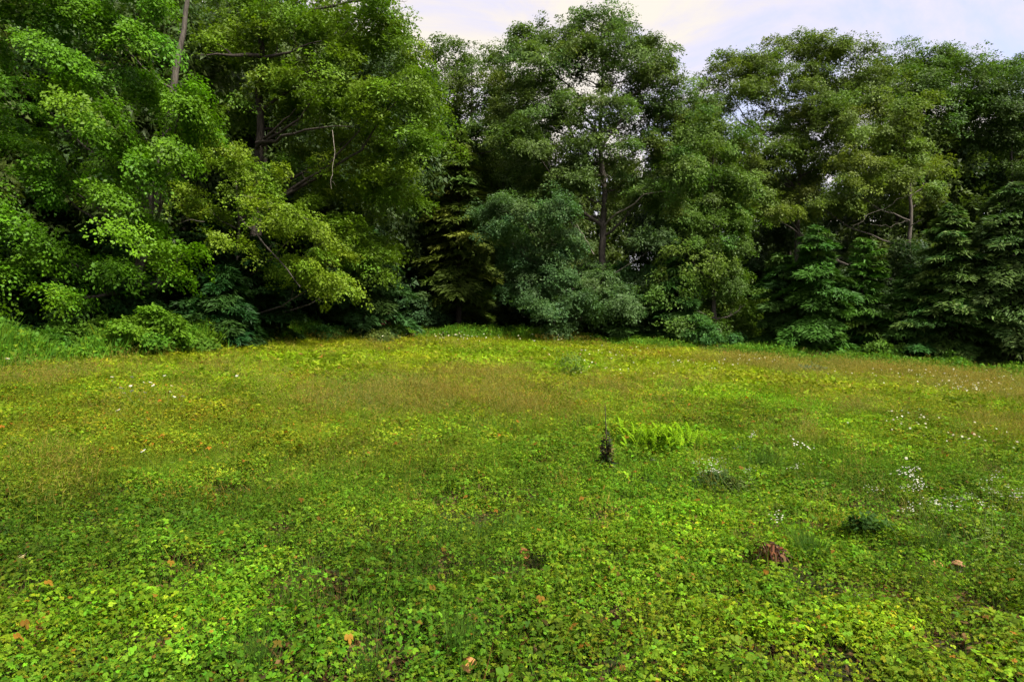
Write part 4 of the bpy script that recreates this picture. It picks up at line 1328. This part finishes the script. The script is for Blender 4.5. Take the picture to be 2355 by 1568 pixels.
for zx, zy in [(495, 288), (560, 345), (510, 390), (800, 290), (830, 280), (650, 432), (712, 445), (800, 425), (935, 438), (1095, 372), (590, 515), (770, 520), (915, 530)]:
    flower('daisy', (300 + zx * 400 / 2091) * .7839, (1050 + zy * 300 / 1568) * .7839, rng.uniform(.38, .5), DAISY[0], rng.uniform(1.0, 1.5), 'white daisy in the tight cluster of daisies in the left meadow', 'daisy', 'daisies clustered in the left meadow')
for zx, zy, lb in [(320, 515, 'white daisy standing just left of the daisy cluster'), (1110, 597, 'white daisy just right below the daisy cluster'), (1525, 575, 'single white daisy well right of the daisy cluster'),
                   (1985, 265, 'lone faint daisy far right of the daisy cluster in the left meadow'), (645, 792, 'single white daisy below the daisy cluster')]:
    flower('daisy', (300 + zx * 400 / 2091) * .7839, (1050 + zy * 300 / 1568) * .7839, rng.uniform(.35, .45), DAISY[1], 1.3, lb, 'daisy', 'daisies scattered in the left meadow')
flower('daisy', 402, 1035, .34, DAISY[0], 1.1, 'largest white daisy of the left meadow, alone below the others', 'daisy', 'daisies scattered in the left meadow')
flower('daisy', 12, 824, .4, DAISY[0], 2.0, 'white daisy at the left edge beside the brambles', 'daisy', 'daisies scattered in the left meadow')

for zx, zy, sz in [(720, 300, 1.6), (730, 460, .7), (640, 580, .9), (480, 520, .9), (570, 490, .7), (900, 390, 1.0), (880, 470, .8), (1140, 510, .9), (1040, 620, .7), (1410, 420, 1.2), (1370, 500, .9), (1400, 570, 1.4), (1560, 590, .6), (1500, 630, .7), (1260, 690, 1.2), (1330, 750, .9), (1390, 710, .8), (1760, 545, .7), (740, 260, .9)]:
    flower('fleabane', (2550 + zx * .2551) * .7839, (1300 + zy * .2551) * .7839, rng.uniform(.42, .6), HEADS[int(rng.integers(4))], sz, 'white fleabane in the loose stand near the right edge of the meadow', 'flower', 'fleabane standing near the right edge')
for zx, zy, sz in [(600, 500, 1.2), (430, 600, .9), (560, 570, 1.0), (660, 600, .9), (350, 490, .7), (740, 530, .8), (690, 440, .9)]:
    flower('fleabane', (2050 + zx * .2123) * .7839, (1250 + zy * .2123) * .7839, rng.uniform(.3, .42), HEADS[int(rng.integers(4))], sz, 'white fleabane in the tight bunch above the bushy dark weed', 'flower', 'fleabane bunched right of the fern')
for zx, zy, sz, lb in [(1180, 240, 1.5, 'tall white fleabane with the widest head right of the fern'), (680, 130, .8, 'faint white fleabane just right below the fern'), (1120, 600, .9, 'white fleabane below the one with the widest head'),
                       (1740, 560, .9, 'lone white fleabane between the fern and the right edge stand'), (870, 260, .8, 'small white fleabane left of the one with the widest head')]:
    flower('fleabane', (2050 + zx * .2123) * .7839, (1250 + zy * .2123) * .7839, rng.uniform(.35, .5), HEADS[int(rng.integers(4))], sz, lb, 'flower', 'fleabane scattered right of the fern')
for px_, py_, sz, lb in [(1862, 1180, .8, 'white fleabane over the grass above the withered clump'), (2040, 1163, 1.0, 'white fleabane with a drooping head left of the right edge stand'), (2288, 1287, .5, 'lone small white flower right of the mushrooms'),
                         (2054, 1350, .5, 'tiny white flower low below the spiky dark weed'), (1475, 1052, .6, 'tiny white flower between the dark stalk and the fern')]:
    flower('fleabane', px_, py_, .3 if sz > .7 else .14, HEADS[int(rng.integers(4))], sz, lb, 'flower', 'fleabane scattered right of the fern')

# far pale flower specks, too many and small to count
pts = []
for cx_, cy_, rx, ry, n in [(1040, 775, 70, 6, 40), (900, 770, 60, 10, 10), (1180, 778, 120, 8, 20), (1400, 805, 100, 14, 30), (1700, 832, 130, 12, 50), (2230, 890, 60, 12, 60), (2080, 860, 120, 12, 40), (2300, 870, 60, 15, 20), (1400, 850, 100, 20, 20), (2080, 970, 70, 15, 24), (40, 805, 40, 10, 8), (85, 768, 20, 6, 6), (2230, 1010, 80, 30, 20)]:
    for _ in range(n):
        pts.append(hit(cx_ + rng.normal() * rx * .6, cy_ + rng.normal() * ry * .6, .35) + np.array([0, 0, rng.uniform(.28, .5)]))
pts = np.array(pts)
m = len(pts)
hx = np.array([[math.cos(a) * .5, math.sin(a) * .5, 0] for a in np.arange(6) * math.pi / 3] + [[0, 0, .2]])
hf = np.array([[6, i, (i + 1) % 6] for i in range(6)])
s, f, nn = frames(np.array([0, -.5, 1.0]) + rng.normal(size=(m, 3)) * .3, rng.normal(size=(m, 3)))
V, Fx, T = scatter(hx, hf, pts, s, f, nn, rng.uniform(.03, .075, m) * np.clip(pts[:, 1] / 25, .5, 1.2), vary((0.30, 0.29, 0.20), m, .05, .3))
obj('far_flowers', mesh_from('far_flowers', V, Fx, T), M_PETAL, kind='stuff', label='pale flower specks strewn through the far meadow', category='flowers')

# grass tufts in the near meadow
for px_, py_, n, hgt, lb in [(1062, 1515, 90, .30, 'tall green grass tuft above the pale orange fallen leaf'), (580, 1550, 110, .24, 'broad grass tuft at the bottom edge left of the middle'), (850, 1560, 60, .22, 'small grass tuft at the bottom edge near the middle'),
                             (1060, 1250, 200, .26, 'wide soft patch of long grass above the dark leafy weed'), (1190, 1250, 160, .24, 'long grass patch behind the rusty curled leaf'), (1760, 1090, 140, .38, 'dark green grass tuft under the widest fleabane head'),
                             (1340, 1000, 160, .40, 'grass tuft around the dark dried stalk'), (2150, 1290, 120, .34, 'thin grass tuft behind the mushrooms'), (1860, 1290, 120, .3, 'grass tuft right of the withered clump'), (1120, 1010, 200, .34, 'dark grass tuft in the tan grass of the middle meadow')]:
    b = hit(px_, py_)
    k = b[1] / F
    wide = {200: 110, 160: 60}.get(n, 32) * k
    x = b[0] + rng.normal(size=n * 2) * wide * .5
    y = b[1] + rng.normal(size=n * 2) * max(.06, wide * .4)
    V, Fx, T = blades(x, y, hgt * (.5 + .6 * rng.random(n * 2)), np.full(n * 2, .0045 + .0004 * b[1]), vary((0.055, 0.115, 0.014), n * 2, .1, .2), .28)
    root = thing('grass_tuft', tuple(b), lb, 'grass')
    obj('blades', mesh_from('blades', V - b, Fx, T), M_GRASS, root, kind='stuff')
